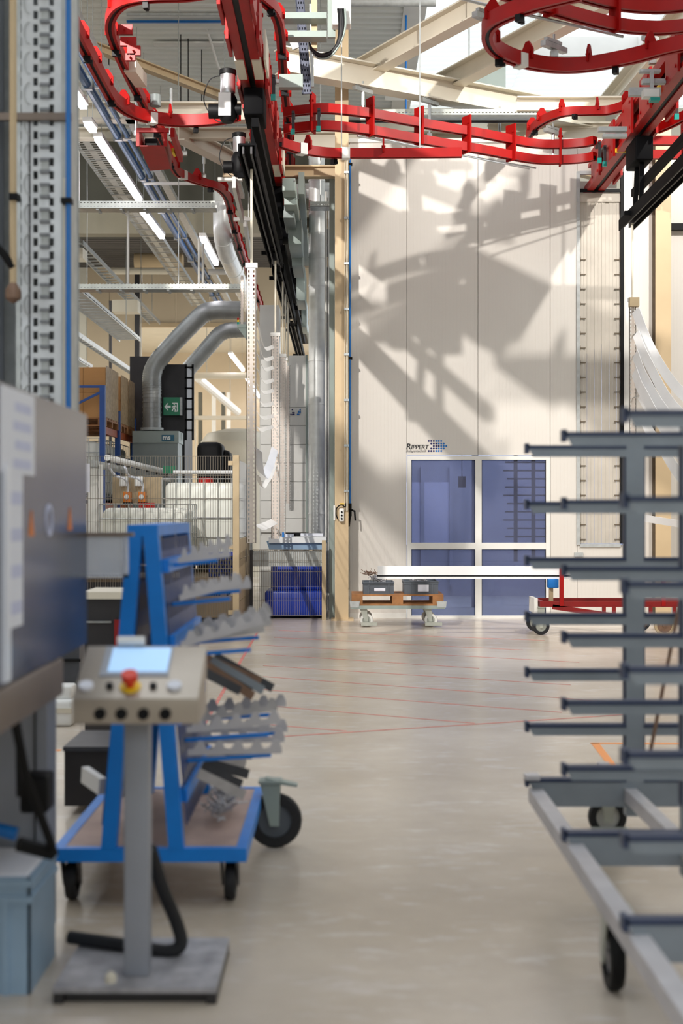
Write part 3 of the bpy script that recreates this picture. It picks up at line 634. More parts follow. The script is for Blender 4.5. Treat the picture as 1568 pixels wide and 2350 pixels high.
part('outer_plate', MB().bar(WZ(396,304,5.95), WZ(415,362,5.95), 0.05, 0.11), 'red', tb)
part('yellow_label', MB().box(WZ(399,350,5.93), (0.03, 0.22, 0.05)), 'yellow', tb)
for x in (313, 393):
    part('hanger_bolt', MB().tube(WZ(x,306,6.08), WZ(x,306,6.08)+V((0,0,0.55)), 0.018, 8).lathe(WZ(x,306,6.06), [(0.001,-0.04),(0.03,-0.03),(0.03,0.03),(0.001,0.04)], 10), 'galv', tb)
part('hanger_strap', MB().span((-2.40, 18.08, 5.873), (-2.385, 18.1, 6.299)), 'galv', tb)
# load bars under the rails
def load_bar(label, X, y0, y1, zb, hangers, near=None):
    t = thing('load_bar', label, 'load bar', (X, y0, zb))
    part('channel', MB().prof([(-0.09,0.0),(-0.075,0.0),(-0.075,0.11),(0.075,0.11),(0.075,0.0),(0.09,0.0),(0.09,0.13),(-0.09,0.13)], (X, y0, zb), (X, y1, zb)), 'load_black', t)
    part('slot_rail', MB().span((X-0.05, y0+0.02, zb+0.03), (X-0.03, y1-0.02, zb+0.11)).span((X+0.03, y0+0.02, zb+0.03), (X+0.05, y1-0.02, zb+0.11)), 'dark_steel', t)
    part('spine_tube', MB().bar((X+0.06, y0+0.3, zb+0.42), (X+0.06, y1-0.2, zb+0.42), 0.07, 0.09), 'load_black', t)
    for y in hangers:
        h = part('hanger', MB().bar((X, y-0.1, zb+0.1), (X+0.02, y-0.06, Z0-0.02), 0.05, 0.05).bar((X, y+0.25, zb+0.1), (X+0.02, y+0.15, Z0-0.02), 0.05, 0.05), 'load_black', t)
        part('trolley', MB().span((X-0.09, y-0.22, Z0-0.34), (X+0.12, y+0.36, Z0-0.05)), 'load_black', t, bevel=0.02)
        part('hook', MB().box((X-0.12, y+0.05, zb+0.06), (0.1, 0.06, 0.05)), 'load_black', h)
    return t
load_bar('black load bar under the main line, nearest of the three in a row', -0.93, 14.0, 20.4, 4.98, (15.0, 19.5))
load_bar('black load bar under the main line, middle of the three in a row', -0.93, 20.8, 26.6, 4.98, (21.6, 26.0))
load_bar('black load bar under the main line, farthest of the three in a row', -0.93, 27.0, 33.0, 4.98, (27.8, 32.2))
load_bar('black load bar hanging before the strip curtain slot', 3.54, 11.0, 17.7, 4.98, (13.4, 16.9))
# rail hangers: clamp, rod
def hanger(x, y, y2, Z, label):
    """clamp at pixel (x, y); rod down to pixel y2, at the depth of height Z"""
    p = WZ(x, y, Z); q = W(x, y2, p.y)
    t = thing('rail_hanger', label, 'hanger', (p.x, p.y, q.z), 'rail hangers on the steelwork')
    d = V((0.7, 0.7, 0)).normalized()
    part('clamp', MB().bar(p-d*0.17, p+d*0.17, 0.06, 0.05).bar(p-d*0.13+V((0,0,0.05)), p+d*0.10+V((0,0,0.05)), 0.04, 0.03).tube(p, p+V((0,0,0.12)), 0.012), 'galv', t)
    part('rod', MB().tube(p, q, 0.012, 8).tube(p-V((0,0,0.02)), p.lerp(q, 0.55), 0.022, 8), 'alu', t)
    part('foot_clamp', MB().box(q, (0.07, 0.07, 0.06)), 'galv', t)
for x, y, y2, Z, l in ((833,207,270,7.1,'hanger clamp on the long girder, first from the cable duct'), (986,234,312,7.1,'hanger clamp on the long girder, second from the cable duct'), (1147,264,340,7.1,'hanger clamp on the long girder, third from the cable duct'),
                       (1118,43,54,5.80,'hanger clamp at the bend of the skylight loop'), (1272,108,125,5.83,'hanger clamp seen against the skylight'), (1498,95,140,6.5,'hanger clamp on the corner beam above the skylight loop'),
                       (1270,303,365,6.4,'hanger clamp below the s-shaped rail'),
                       (424,318,352,6.75,'hanger rod beside the red tension box'), (468,340,404.5,6.85,'white hanger rod over the snaking inner rail')):
    hanger(x, y, y2, Z, l)
# clamp cluster above the slot conveyor
cc = thing('clamp_frame', 'grey clamp frame with teal sensor above the slot conveyor', 'bracket', WZ(1500,232,6.3))
for (x0, y0, x1, y1) in ((1470,158,1518,164), (1446,200,1518,218), (1476,180,1529.2,190), (1375,290,1440,300), (1385,306,1440,314)):
    part('clamp_bar', MB().span(W(x0,y0,14.8), W(x1,y1,14.8)+V((0,0.08,0))), 'galv_flat', cc)
part('upright', MB().span(W(1494,164,14.75), W(1501,228,14.75)+V((0,0.05,0))), 'galv_flat', cc)
part('sensor', MB().span(W(1494,223,14.6), W(1516,230,14.6)+V((0,0.1,0))), 'teal', cc)
part('drive_block', MB().span(W(1478,203,14.68), W(1514,221,14.68)+V((0,0.12,0))), 'white_steel', cc)
# small teal proximity sensors on brackets
for x, y, l in ((672,300,'teal proximity sensor on the stacked rail, first from the main track'), (731,294,'teal proximity sensor on the stacked rail, second from the main track'), (1376,366,'teal proximity sensor under the stacked rail near the slot'), (627,222,'teal proximity sensor beside the main track'), (1553,266,'teal proximity sensor at the picture edge behind the load bar'), (1388,374,'teal proximity sensor under the slot conveyor')):
    p = WZ(x, y+8, 5.86); t = thing('proximity_sensor', l, 'sensor', p)
    part('sensor_head', MB().box(p+V((0,0,0.03)), (0.05, 0.04, 0.06)), 'teal', t); part('bracket', MB().box(p+V((0.005,0.01,0.16)), (0.035, 0.02, 0.22)).box(p+V((0.005,0.12,0.255)), (0.035, 0.26, 0.03)), 'dark_steel', t)
yl = WZ(1421,352,5.97); solo('rail_label', MB().box(yl+V((0,-0.14,0)), (0.15, 0.01, 0.05)), 'yellow', 'small yellow label on the stacked rail near the slot', 'label')
# drive motors
def motor(x, y, Yd, label, white, fl):
    p = W(x, y, Yd); t = thing('drive_motor', label, 'motor', p-V((0,0,0.42)))
    part('motor_body', MB().lathe(p, [(0.001,-0.12),(0.075,-0.12),(0.08,-0.10),(0.08,0.08),(0.088,0.085),(0.088,0.12),(0.07,0.135),(0.001,0.135)], 18), 'alu', t)
    part('fan_cover', MB().lathe(p, [(0.084,0.08),(0.09,0.085),(0.09,0.13),(0.07,0.14),(0.001,0.14)], 18), 'black', t)
    g = part('gearbox', MB().lathe(p, [(0.001,-0.42),(0.06,-0.42),(0.1,-0.36),(0.1,-0.18),(0.07,-0.12),(0.001,-0.12)], 12), 'black', t)
    part('gear_flange', MB().tube(p+V((0.02,0,-0.28)), p+V((fl,0,-0.28)), 0.06, 12), 'black', g)
    part('gear_cap', MB().tube(p+V((-0.2,0,-0.3)), p+V((-0.08,0,-0.3)), 0.08, 12), 'black', g)
    if white: part('cover', MB().span(p+V((-0.09,-0.1,-0.37)), p+V((0.04,-0.085,-0.13))), 'white_plastic', t)
    else: part('red_badge', MB().span(p+V((0.02,-0.11,-0.3)), p+V((0.1,-0.1,-0.24))), 'red', t)
    part('motor_cable', MB().path(smooth_path([p+V((-0.08,0,0.08)), p+V((-0.2,0,0.02)), p+V((-0.25,0,-0.2)), p+V((-0.12,0,-0.4)), p+V((0.0,0,-0.4))]), 0.006, 5), 'black', t)
motor(523, 190, 15.0, 'silver and black drive motor with white cover, above its twin', True, 0.14)
motor(549, 330, 18.3, 'silver and black drive motor with red badge, below its twin', False, 0.227)
# vertical cable duct, switch box, cable loop
cd = thing('cable_duct', 'dark perforated vertical cable duct beside the main track', 'cable duct', W(706,250,16.5))
part('duct_face', MB().bar(W(686,-30,16.5), W(705,216,16.5), 0.105, 0.012, up=(0,1,0)), 'perf_duct', cd)
part('duct_side', MB().bar(W(677,-30,16.52), W(695,216,16.52), 0.012, 0.07, up=(0,1,0)).bar(W(695,-30,16.52), W(715,216,16.52), 0.012, 0.07, up=(0,1,0)), 'duct_slate', cd)
part('duct_back', MB().bar(W(686,-30,16.56), W(705,216,16.56), 0.1, 0.006, up=(0,1,0)), 'duct_slate', cd)
part('strut', MB().bar(W(714,10,16.6), W(717,200,16.6), 0.04, 0.04), 'galv_flat', cd)
part('brace', MB().bar(W(668,106,16.6), W(684,100,16.6), 0.1, 0.04, up=(0,1,0)), 'galv', cd)
jb = thing('switch_box', 'grey electrical box at the upper edge with a loop of cables', 'switch box', W(785,56,15.5))
part('box_body', MB().span(W(762,-30,15.5), W(806,56,15.5)+V((0,0.18,0))), 'white_steel', jb, bevel=0.01)
part('box_back', MB().span(W(752,-30,15.7), W(770,85,15.7)+V((0,0.05,0))), 'green_grey', jb)
for k in range(5):
    o = k*0.02
    part('cable', MB().path(smooth_path([W(776+k*4,20,15.45), W(779+k*3.4,60,15.42), W(775+k*2,95,15.42), W(760,118+k*2.5,15.45), W(735,124+k*2.6,15.5), W(717,112+k*2,15.55), W(710,98,15.6)], 5), 0.012, 6), ('black', 'dark_steel', 'rubber', 'black', 'green_grey')[k], jb)
for y0, y1 in ((28,42), (70,84)):
    solo('support_bar', MB().span(W(646,y1,15.9), W(750,y0,15.9)+V((0,0.2005,0))), 'green_grey', 'grey-green support bar of the cable duct, %s one' % ('upper' if y0 == 28 else 'lower'), 'bracket')
solo('support_post', MB().span(W(715,110,16.1), W(728,-20,16.1)+V((0,0.1,0))), 'cream_dark', 'short tan post behind the cable duct', 'bracket')
jbx = thing('junction_box', 'green-grey junction box between main track and cable duct', 'box', W(668,200,16.0)); part('box_body', MB().span(W(640,200,16.0), W(695,170,16.0)+V((0,0.12,0))), 'green_grey', jbx)
part('mount_bracket', MB().span((-0.7695, 16.0, 6.31), (-0.706, 16.03, 6.35)), 'galv', jbx)
# control cabinets along the main line
cr = thing('control_cabinet', 'row of grey-green control cabinets along the main conveyor', 'cabinet', (-0.55, 20, 4.0))
for k, (x0, y0, x1, y1, Yd) in enumerate(((648,408,678,438,18.6), (652,448,682,470,19.0), (650,470,676,500,19.4), (662,500,692,560,20.2), (670,560,694,610,21.4), (680,612,700,690,23.5), (692,690,704,750,26.5))):
    c = part('cabinet_box', MB().span(W(x0,y1,Yd), W(x1,y0,Yd)+V((0,1.1,0))), 'green_grey' if k != 2 else 'grey_paint', cr, bevel=0.01)
    part('hinge', MB().span(W(x1-2,y0+6,Yd)-V((0,0.01,0)), W(x1,y0+9,Yd)), 'galv', c)
part('back_beam', MB().bar(W(692,420,19.5), W(704,590,24.5), 0.08, 0.3), 'green_grey', cr)
# white slanting support brackets of the left rail
for k, (a, b) in enumerate((((527,408),(552,500)), ((552,520),(570,585)))):
    rs = thing('rail_support', 'white support arm with slanting plate behind the snaking rail, %s one' % ('upper' if k == 0 else 'lower'), 'bracket', W(528,414,19.62) if k == 0 else W(555,506,22.3))
    part('slanting_plate', MB().bar(W(a[0]+10,a[1]+10,19.5) if k == 0 else W(562,508,22.34), W(b[0]+4,b[1],21.8+k*3), 0.16, 0.05, up=(0,1,0)), 'white_steel', rs)
    part('level_arm', MB().span(*((W(500,414,19.62), W(556,406.7,19.62)+V((0,0.08,0))) if k == 0 else (W(536,506,22.3), W(574,499,22.3)+V((0,0.08,0))))), 'white_steel', rs)
    if k == 1: e_ = W(570,499,22.3); part('hanger_rod', MB().span((e_.x-0.006, 22.33, e_.z), (e_.x+0.006, 22.342, RZ+0.01)), 'galv', rs)
# yellow label box behind the girder
yb = thing('hoist_box', 'grey box with yellow warning label behind the girder', 'box', W(1110,220,21.5))
part('box_body', MB().span(W(1058,222,21.5), W(1161,150,21.5)+V((0,0.4,0))), 'green_grey', yb)
part('yellow_label', MB().span(W(1060,156,21.48), W(1092,150,21.48)+V((0,0.015,0))), 'yellow', yb)
part('suspension_rod', MB().span(W(1075,150,21.6), V((W(1079,150,21.6).x, 21.63, RZ))).span(W(1145,150,21.6), V((W(1149,150,21.6).x, 21.63, RZ))), 'galv', yb)
text('lettering', 'HEY +KERKON', 0.033, W(1062.5,155,21.47), 'ink', yb, bold=0.001)
solo('cable_tray', MB().span(W(785,262,19.6), W(1240,250,19.6)+V((0,0.02,0))).span(W(785,263,19.6), W(1240,262,19.6)+V((0,0.3,0))), 'perf_tray', 'perforated galvanised cable tray under the long girder', 'cable tray')
solo('cable_tray', MB().span(W(785,282,19.9), W(1240,263,19.9)+V((0,0.02,0))), 'dark_steel', 'dark cable run beneath the perforated tray under the girder', 'cable tray')
solo('cable_tray', MB().span(W(270,246,21.2), W(585,233,21.2)+V((0,0.02,0))), 'perf_tray', 'perforated galvanised tray resting behind the cream cross beam', 'cable tray')
solo('round_duct', MB().tube(W(800,5,20), W(1000,5,20), 0.06, 12), 'galv_flat', 'horizontal grey pipe at the upper edge beside the electrical box', 'pipe')
solo('blue_cable', MB().tube(W(932,10,22), W(932,262,22), 0.018, 8), 'pipe_blue', 'thin blue vertical cable between the slanting beams', 'pipe')
for k, (x, y0, y1) in enumerate(((415,0,235), (432,0,235), (216,0,230), (250,0,232), (463,85,235))):
    if k < 5: solo('wire_rope', MB().tube(W(x-(x-300)*0.0,y0,23+k*0.2), W(x,y1,23+k*0.2), 0.008, 6), 'black', 'thin black suspension wire under the corrugated roof, %s counted from the blue pipe' % ORD[{216:0,250:1,415:2,432:3,463:4}[x]], 'wire', 'suspension wires')
solo('conduit_pipe', MB().path([W(455,0,22), W(500,150,24), W(530,215,25)], 0.022, 8), 'white_steel', 'slanting white conduit under the corrugated roof', 'pipe')
# ================================================================== LEFT BAY
# strip lamps
LAMPS = [((8,-34),(58,42),6.5,'near the upper corner behind the perforated column, nearest of its row'), ((84,86),(130,150),6.5,'seen through the perforated column'), ((134,164),(192,246),6.5,'above the cream cross beams beside the blue pipe'), ((200,283),(214,301),6.5,'showing briefly between the two cream cross beams'),
         ((224,318),(320,461),6.5,'longest one, in front of the dark concrete fascia'), ((326,484),(372,545),6.5,'in front of the light concrete beam'), ((464,545),(496,606),6.5,'beside the thin white drop rods'), ((528,812),(558,850),6.3,'far back beside the second dark duct'), ((566,868),(596,912),6.3,'farthest one, behind the perforated post')]
for (p, q, Z, l) in LAMPS:
    a, b = WZ(*p, Z), WZ(*q, Z); t = thing('strip_lamp', 'glowing white strip lamp ' + l, 'lamp', a, 'strip lamps in the left bay')
    part('light_tube', MB().bar(a, b, 0.085, 0.05), 'led', t)
    part('housing', MB().bar(a+V((0,0,0.055)), b+V((0,0,0.055)), 0.12, 0.06), 'white_steel', t)
    zc_ = RZ+0.02 if a.y < 28 else (8.72 if a.y < 42 else 8.19)
    for f_ in (0.08, 0.92): e_ = a.lerp(b, f_); part('suspension_wire', MB().span(e_+V((-0.004,-0.004,0.08)), V((e_.x+0.004, e_.y+0.004, zc_))), 'galv', t)
# lamp-line tray, blue pipes along the bay
ct = thing('cable_tray', 'wide perforated cable tray running deep beside the strip lamps', 'cable tray', (-3.62, 17, 6.72))
part('tray_floor', MB().span((-3.8, 19.9, 6.72), (-3.44, 36.2, 6.724)), 'perf_tray_y', ct)
part('side_wall', MB().span((-3.81, 19.9, 6.72), (-3.8, 36.2, 6.80)), 'galv_flat', ct); part('side_wall', MB().span((-3.44, 19.9, 6.72), (-3.43, 36.2, 6.80)), 'galv_flat', ct)
for k in range(28): part('rung', MB().span((-3.8, 20+k*0.58, 6.712), (-3.44, 20.05+k*0.58, 6.72)), 'galv', ct)
for X, r, l in ((-3.12, 0.055, 'blue pipe beside the strip lamps, the thicker one'), (-2.98, 0.035, 'blue pipe beside the strip lamps, the thinner one')):
    t = thing('supply_pipe', l, 'pipe', (X, 14, 6.7)); part('pipe', MB().tube((X, 14, 6.72), (X, 36.4, 6.72), r, 10), 'supply_blue', t)
    for k in range(9): part('pipe_clamp', MB().span((X-r-0.01, 15+k*2.4, 6.72-r-0.012), (X+r+0.01, 15.06+k*2.4, 6.82)), 'galv', t)
t = thing('cable_tray', 'narrow galvanised tray running deep beside the blue pipes', 'cable tray', (-2.8, 14, 6.7)); part('tray_floor', MB().chan((-2.82, 14, 6.74), (-2.82, 36, 6.74), 0.12, 0.08), 'galv', t)
# cross trays
def xtray(x0, x1, y0, y1, Yd, label):
    a, b = W(x0, y1, Yd), W(x1, y0, Yd); t = thing('cable_tray', label, 'cable tray', ((a.x+b.x)/2, Yd, a.z))
    part('tray_front', MB().span((a.x, Yd, a.z), (b.x, Yd+0.004, b.z)), 'perf_tray', t)
    part('tray_floor', MB().span((a.x, Yd, a.z), (b.x, Yd+0.3, a.z+0.004)), 'galv', t); part('tray_back', MB().span((a.x, Yd+0.296, a.z), (b.x, Yd+0.3, b.z)), 'galv', t)
    for k in range(int((b.x-a.x)/0.35)): part('rung', MB().span((a.x+0.1+k*0.35, Yd+0.01, a.z-0.02), (a.x+0.14+k*0.35, Yd+0.29, a.z)), 'galv_flat', t)
    return t
xtray(150, 494, 461, 478, 21.0, 'perforated cross tray in front of the dark fascia, upper of two on the left')
lwt = xtray(150, 556, 651, 664, 21.1, 'perforated cross tray below the concrete beam, lower of two on the left')
for x in (200, 410): e_ = W(x,664,21.36); part('hanger_rod', MB().span((e_.x-0.005, 21.36, e_.z), (e_.x+0.005, 21.37, RZ+0.01)), 'galv', lwt)
part('drop_rod', MB().tube(W(294,664,21.2), W(294,484.6,21.2), 0.02, 8), 'white_steel', lwt)
sht = xtray(712, 757, 462, 474, 21.0, 'short perforated cross tray beside the silver duct'); part('hanger_rod', MB().span((-0.32, 21.14, 5.99), (-0.306, 21.154, RZ+0.01)), 'galv', sht)
for (x, y0, y1, Yd, l) in ((180,326,462,21.15,'thin white drop rod carrying the upper cross tray'), (457,548,665,21.2,'pale blue drop rod beside the strip lamp'), (466,560,666,21.25,'white drop rod beside the strip lamp')):
    solo('drop_rod', MB().tube(W(x,y1,Yd), W(x,y0,Yd), 0.02, 8), 'white_steel', l, 'rod')
solo('drop_rod', MB().tube(W(180,323,21.15), W(235,319,21.15), 0.018, 8), 'white_steel', 'level white rod joining the drop rod at the cross tray', 'rod')
solo('conduit_pipe', MB().tube(W(330,421,22.2), W(495,421,22.2), 0.028, 8), 'white_steel', 'white level pipe below the tension box', 'pipe')
solo('conduit_pipe', MB().tube(W(478,624,30), W(540,624,30), 0.06, 10), 'white_steel', 'white level pipe below the far strip lamp', 'pipe')
# trays along the left wall
def ytray(X, Z, y0, y1, w, label, lad=True):
    t = thing('cable_ladder', label, 'cable tray', (X, y0, Z))
    part('side_rail', MB().span((X-w/2, y0, Z), (X-w/2+0.02, y1, Z+0.1)), 'galv', t); part('side_rail', MB().span((X+w/2-0.02, y0, Z), (X+w/2, y1, Z+0.1)), 'galv', t)
    n = int((y1-y0)/0.4)
    for k in range(n): part('rung', MB().span((X-w/2, y0+k*0.4, Z+0.02), (X+w/2, y0+k*0.4+(0.06 if lad else 0.3), Z+0.04)), 'galv_flat', t)
    for yy in (y0+0.6, y1-0.6): part('hanger_rod', MB().span((X-0.008, yy-0.008, Z), (X+0.008, yy+0.008, RZ+0.02 if yy < 28.6 else 8.72)), 'galv', t)
    return t
ytray(-5.45, 6.95, 29.1, 41.5, 0.32, 'pale cable ladder high along the left bay wall')
ytray(-5.0, 5.5, 25.5, 33.6, 0.5, 'broad grey cable tray below the lower cross tray', False)
ytray(-5.275, 4.95, 26.5, 38.0, 0.14, 'slim pipe rack sloping away above the cardboard pallets')
ytray(-6.2, 4.9, 27.0, 34.0, 0.5, 'shaded cable tray close to the left wall', False)
solo('junction_box', MB().span(W(257,715,34), W(316,688,34)+V((0,0.5,0))), 'cream', 'cream box on brackets halfway along the cable ladder', 'box')
solo('junction_box', MB().span(W(162,592,29.4), W(190,568,29.4)+V((0,0.5,0))), 'cream', 'cream box at the start of the cable ladder beside the blue pipe', 'box')
for (x0, x1, y0, y1, Yd, l) in ((250,256,690,842,39,'dark slim post before the far beige wall, nearer the boxes'), (309,320,612,850,40,'dark slim post before the far beige wall, behind the big duct')):
    solo('steel_post', MB().span(V((W(x0,0,Yd).x, Yd, 0)), W(x1,y0,Yd)+V((0,0.1,0))), 'dark_steel', l, 'post')
solo('wall_conduit', MB().tube(W(250,622,38), W(385,622,38), 0.09, 10), 'cream', 'cream duct box before the far wall under the concrete beam', 'duct')
solo('wall_duct', MB().tube(W(310,600,40), W(420,600,40), 0.26, 14), 'cream_dark', 'thick tan duct high before the far beige wall', 'duct')
# deep room behind the opening
for k, (x, Yd) in enumerate(((455,58),(486,58),(508,57),(520,56))):
    solo('room_post', MB().span(W(x,1150,Yd), W(x+8,900,Yd)+V((0,0.3,0))), 'white_steel' if k % 2 else 'concrete', 'narrow post in the deep room, %s from the dark tower' % ORD[k], 'post', kind='structure')
solo('room_beam', MB().tube(W(440,862,44), W(575,862,44), 0.1, 10), 'cream', 'cream level pipe in the deep room below the far lamp', 'pipe')
rcv = thing('room_conveyor', 'cream level rail low in the deep room', 'rail', W(510,962,46)); part('rail_beam', MB().span(W(445,962,46), W(570,954,46)+V((0,0.4,0))), 'cream', rcv)
for x in (447, 566): part('support_leg', MB().span(V((W(x,0,46).x, 46.1, 0)), W(x+2,962,46)+V((0,0.16,0))), 'cream', rcv)
rdt = thing('room_duct', 'pale duct sloping down in the deep room', 'duct', W(500,905,48)); part('pipe', MB().tube(W(455,868,46.6), W(545,945,51.5), 0.14, 10), 'white_steel', rdt)
for f_ in (0.2, 0.8): e_ = W(455,868,46.6).lerp(W(545,945,51.5), f_); part('hanger_rod', MB().span(e_+V((-0.01,-0.01,0.13)), V((e_.x+0.01, e_.y+0.01, 8.19))), 'galv', rdt)
# round ducts
def duct(label, pts, r, m, bands, name='ventilation_duct'):
    P = smooth_path(pts, 7); t = thing(name, label, 'duct', P[0])
    part('pipe', MB().path(P, r, 20), m, t, smooth=60)
    for f in bands:
        j = min(len(P)-2, int(f*(len(P)-1))); d = (P[j+1]-P[j]).normalized()
        q_ = P[j].lerp(P[j+1], f*(len(P)-1)-j) if len(bands) > 15 else P[j]
        part('seam_band', MB().tube(q_-d*0.012, q_+d*0.012, r+0.007, 20), m, t)
    return t
big_duct = duct('large dark spiral duct bending up from the grey cabinet', [W(349,985,27),W(349,900,27),W(349,862,27),W(358,836,27),W(378,810,27),W(420,765,27),W(455,730,27),W(474,716,27),W(500,712,27),W(525,712,27),W(556,712,27)], 0.175, 'duct_dark', [0.012*i for i in range(1, 22)]+[0.3,0.36,0.42,0.48,0.54,0.6,0.66,0.72,0.86])
duct('second dark spiral duct behind the large one', [W(425,856,29),W(455,822,29),W(485,788,29),W(503,768,29),W(522,759,29),W(542,757,29),W(572,757,29)], 0.16, 'duct_dark', [0.05+0.08*i for i in range(11)])
duct('tall silver duct rising beside the cream column', [W(727,1232,22),W(727,1000,22),W(727,700,22),W(727,500,22),W(727,330,22),W(727,300,22)], 0.125, 'duct_alu', [i/16 for i in range(17)])
duct('silver cross duct joining the tall duct', [W(680,440,22.262),W(700,438,22.262),W(730,436,22.262),W(757,436,22.262)], 0.115, 'duct_alu', (0.3,0.7))
duct('silver duct running deep beside the snaking rail', [(-2.1,25.0,7.2),(-2.1,25.0,6.7),(-2.1,25.1,6.38),(-2.09,25.6,6.2),(-2.08,26.4,6.15),(-2.08,29,6.15),(-2.08,32.4,6.15)], 0.16, 'duct_alu', (0.1,0.4,0.6,0.75,0.9))
gt = thing('cable_tray', 'galvanised tray slanting behind the white support plates', 'cable tray', (-1.76, 22.7, 6.88)); part('tray_channel', MB().chan((-1.75, 20.9, 6.92), (-1.78, 24.5, 6.92), 0.22, 0.08), 'galv', gt)
for yy in (21.4, 24.2): part('hanger_rod', MB().span((-1.77, yy, 6.885), (-1.76, yy+0.01, RZ+0.01)), 'galv', gt)
for x, l in ((748,'white vertical pipe beside the tall silver duct, the thicker one'), (754,'white vertical pipe beside the tall silver duct, the thinner one')):
    solo('riser_pipe', MB().tube(V((W(x,0,21.6).x, 21.6, 0)), W(x,440,21.6), 0.018 if x == 748 else 0.012, 8), 'white_steel', l, 'pipe')
# dark tower and grey cabinet
tw = thing('filter_tower', 'dark filter tower with ladder frame behind the exit sign', 'machine', W(400,1100,27.4))
part('tower_body', MB().span(W(360,1160,27.4), W(424,836,27.4)+V((0,1.4,0))), 'dark_steel', tw)
part('tower_shoulder', MB().span(W(298,1060,28.0), W(362,818,28.0)+V((0,1.2,0))), 'dark_steel', tw)
for x in (424, 440): part('ladder_stile', MB().span(W(x,1010,27.2), W(x+5,836,27.2)+V((0,0.06,0))), 'black', tw)
for k in range(7): part('ladder_rung', MB().span(W(424,985-k*24,27.2), W(444,989-k*24,27.2)+V((0,0.05,0))), 'black', tw)
part('flange_ring', MB().tube(W(349,982,27), W(349,988,27), 0.22, 20), 'galv_flat', big_duct)
ms = thing('filter_cabinet', 'grey-green cabinet with small blue logo plate under the large duct', 'cabinet', W(355,1100,26.6))
part('cabinet_body', MB().span(W(304,1180,26.6), W(408,1016,26.6)+V((0,0.76,0))), 'grey_paint', ms)
part('cabinet_top', MB().span(W(304,1016,26.58), W(410,989,26.58)+V((0,0.8,0))), 'green_grey', ms)
part('logo_plate', MB().span(W(371,1012,26.57), W(400,998,26.57)+V((0,0.015,0))), 'ms_blue', ms)
text('lettering', 'ms', 0.13, W(373,1009,26.55), 'sign_white', ms, bold=0.004)
ex = thing('exit_sign', 'green exit sign with arrow and running figure on the dark tower', 'sign', W(395,952,27.25))
part('sign_board', MB().span(W(375,953,27.22), W(413,912,27.22)+V((0,0.03,0))), 'green_sign', ex)
part('sign_edge', MB().span(W(413,953,27.22), W(417.5,912,27.22)+V((0,0.06,0))), 'galv_flat', ex)
def sg(pts): return MB().poly([W(375+x*0.38, 912+y*0.41, 27.215) for x, y in pts], (0, 0.006, 0))
part('arrow', sg([(6,52),(24,32),(30,32),(22,46),(44,46),(44,58),(22,58),(30,72),(24,72)]), 'sign_white', ex)
part('doorway', MB().poly([W(375+x*0.38, 912+y*0.41, 27.215) for x, y in [(54,30),(88,30),(88,80),(70,80),(70,74),(82,74),(82,36),(54,36)]], (0,0.006,0)), 'sign_white', ex)
part('running_figure', MB().lathe(W(375+66*0.38, 912+38*0.41, 27.212), [(0.001,-0.004),(0.014,-0.004),(0.014,0.004)], 10, 'y').poly([W(375+x*0.38, 912+y*0.41, 27.212) for x, y in [(60,46),(74,44),(80,54),(76,57),(71,51),(69,60),(76,66),(72,82),(67,80),(69,69),(62,64),(56,78),(50,75),(60,58),(60,52),(54,58),(51,54)]], (0,0.006,0)), 'sign_white', ex)
# pallet rack with cartons and tanks
rk = thing('pallet_rack', 'blue and orange pallet rack with cartons, left of the dark tower', 'rack', (-4.6, 24, 0))
for x, y, zt in ((-4.04,24.0,3.62), (-5.2,24.0,3.62), (-4.04,25.62,3.3), (-4.04,27.6,3.3)):
    u = part('upright', MB().span((x-0.045, y, 0), (x+0.045, y+0.09, zt)), 'rack_blue', rk)
part('brace', MB().bar((-5.2,24.04,3.6), (-4.04,24.04,3.6), 0.03, 0.04).bar((-5.2,24.04,2.95), (-4.04,24.04,3.52), 0.03, 0.04).bar((-5.2,24.04,2.6), (-4.04,24.04,2.2), 0.03, 0.04).bar((-5.2,24.04,1.7), (-4.04,24.04,2.1), 0.03, 0.04), 'rack_blue', rk)
for z in (2.82, 1.52): part('rack_beam', MB().span((-4.09, 24.09, z), (-4.04, 27.6, z+0.12)), 'rack_orange', rk)
for z in (2.82, 1.52): part('rack_beam', MB().span((-5.2, 24.09, z), (-5.15, 27.6, z+0.12)), 'rack_orange', rk)
def wood_pallet(t, x0, x1, y0, y1, z, alongx=True):
    """five top boards, nine blocks, three bottom boards: 0.144 m high"""
    n = 5
    for k in range(n):
        w = (y1-y0)/n*0.82; yy = y0+(y1-y0)*(k+0.5)/n
        part('deck_board', MB().span((x0, yy-w/2, z+0.122), (x1, yy+w/2, z+0.144)), 'wood', t)
    for xx in (x0, (x0+x1)/2-0.07, x1-0.14):
        part('stringer_board', MB().span((xx, y0, z+0.1), (xx+0.14, y1, z+0.122)), 'wood', t)
        for yy in (y0, (y0+y1)/2-0.05, y1-0.1): part('block', MB().span((xx, yy, z+0.022), (xx+0.14, yy+0.1, z+0.1)), 'wood', t)
    for yy in (y0, (y0+y1)/2-0.05, y1-0.1): part('bottom_board', MB().span((x0, yy, z), (x1, yy+0.1, z+0.022)), 'wood', t)
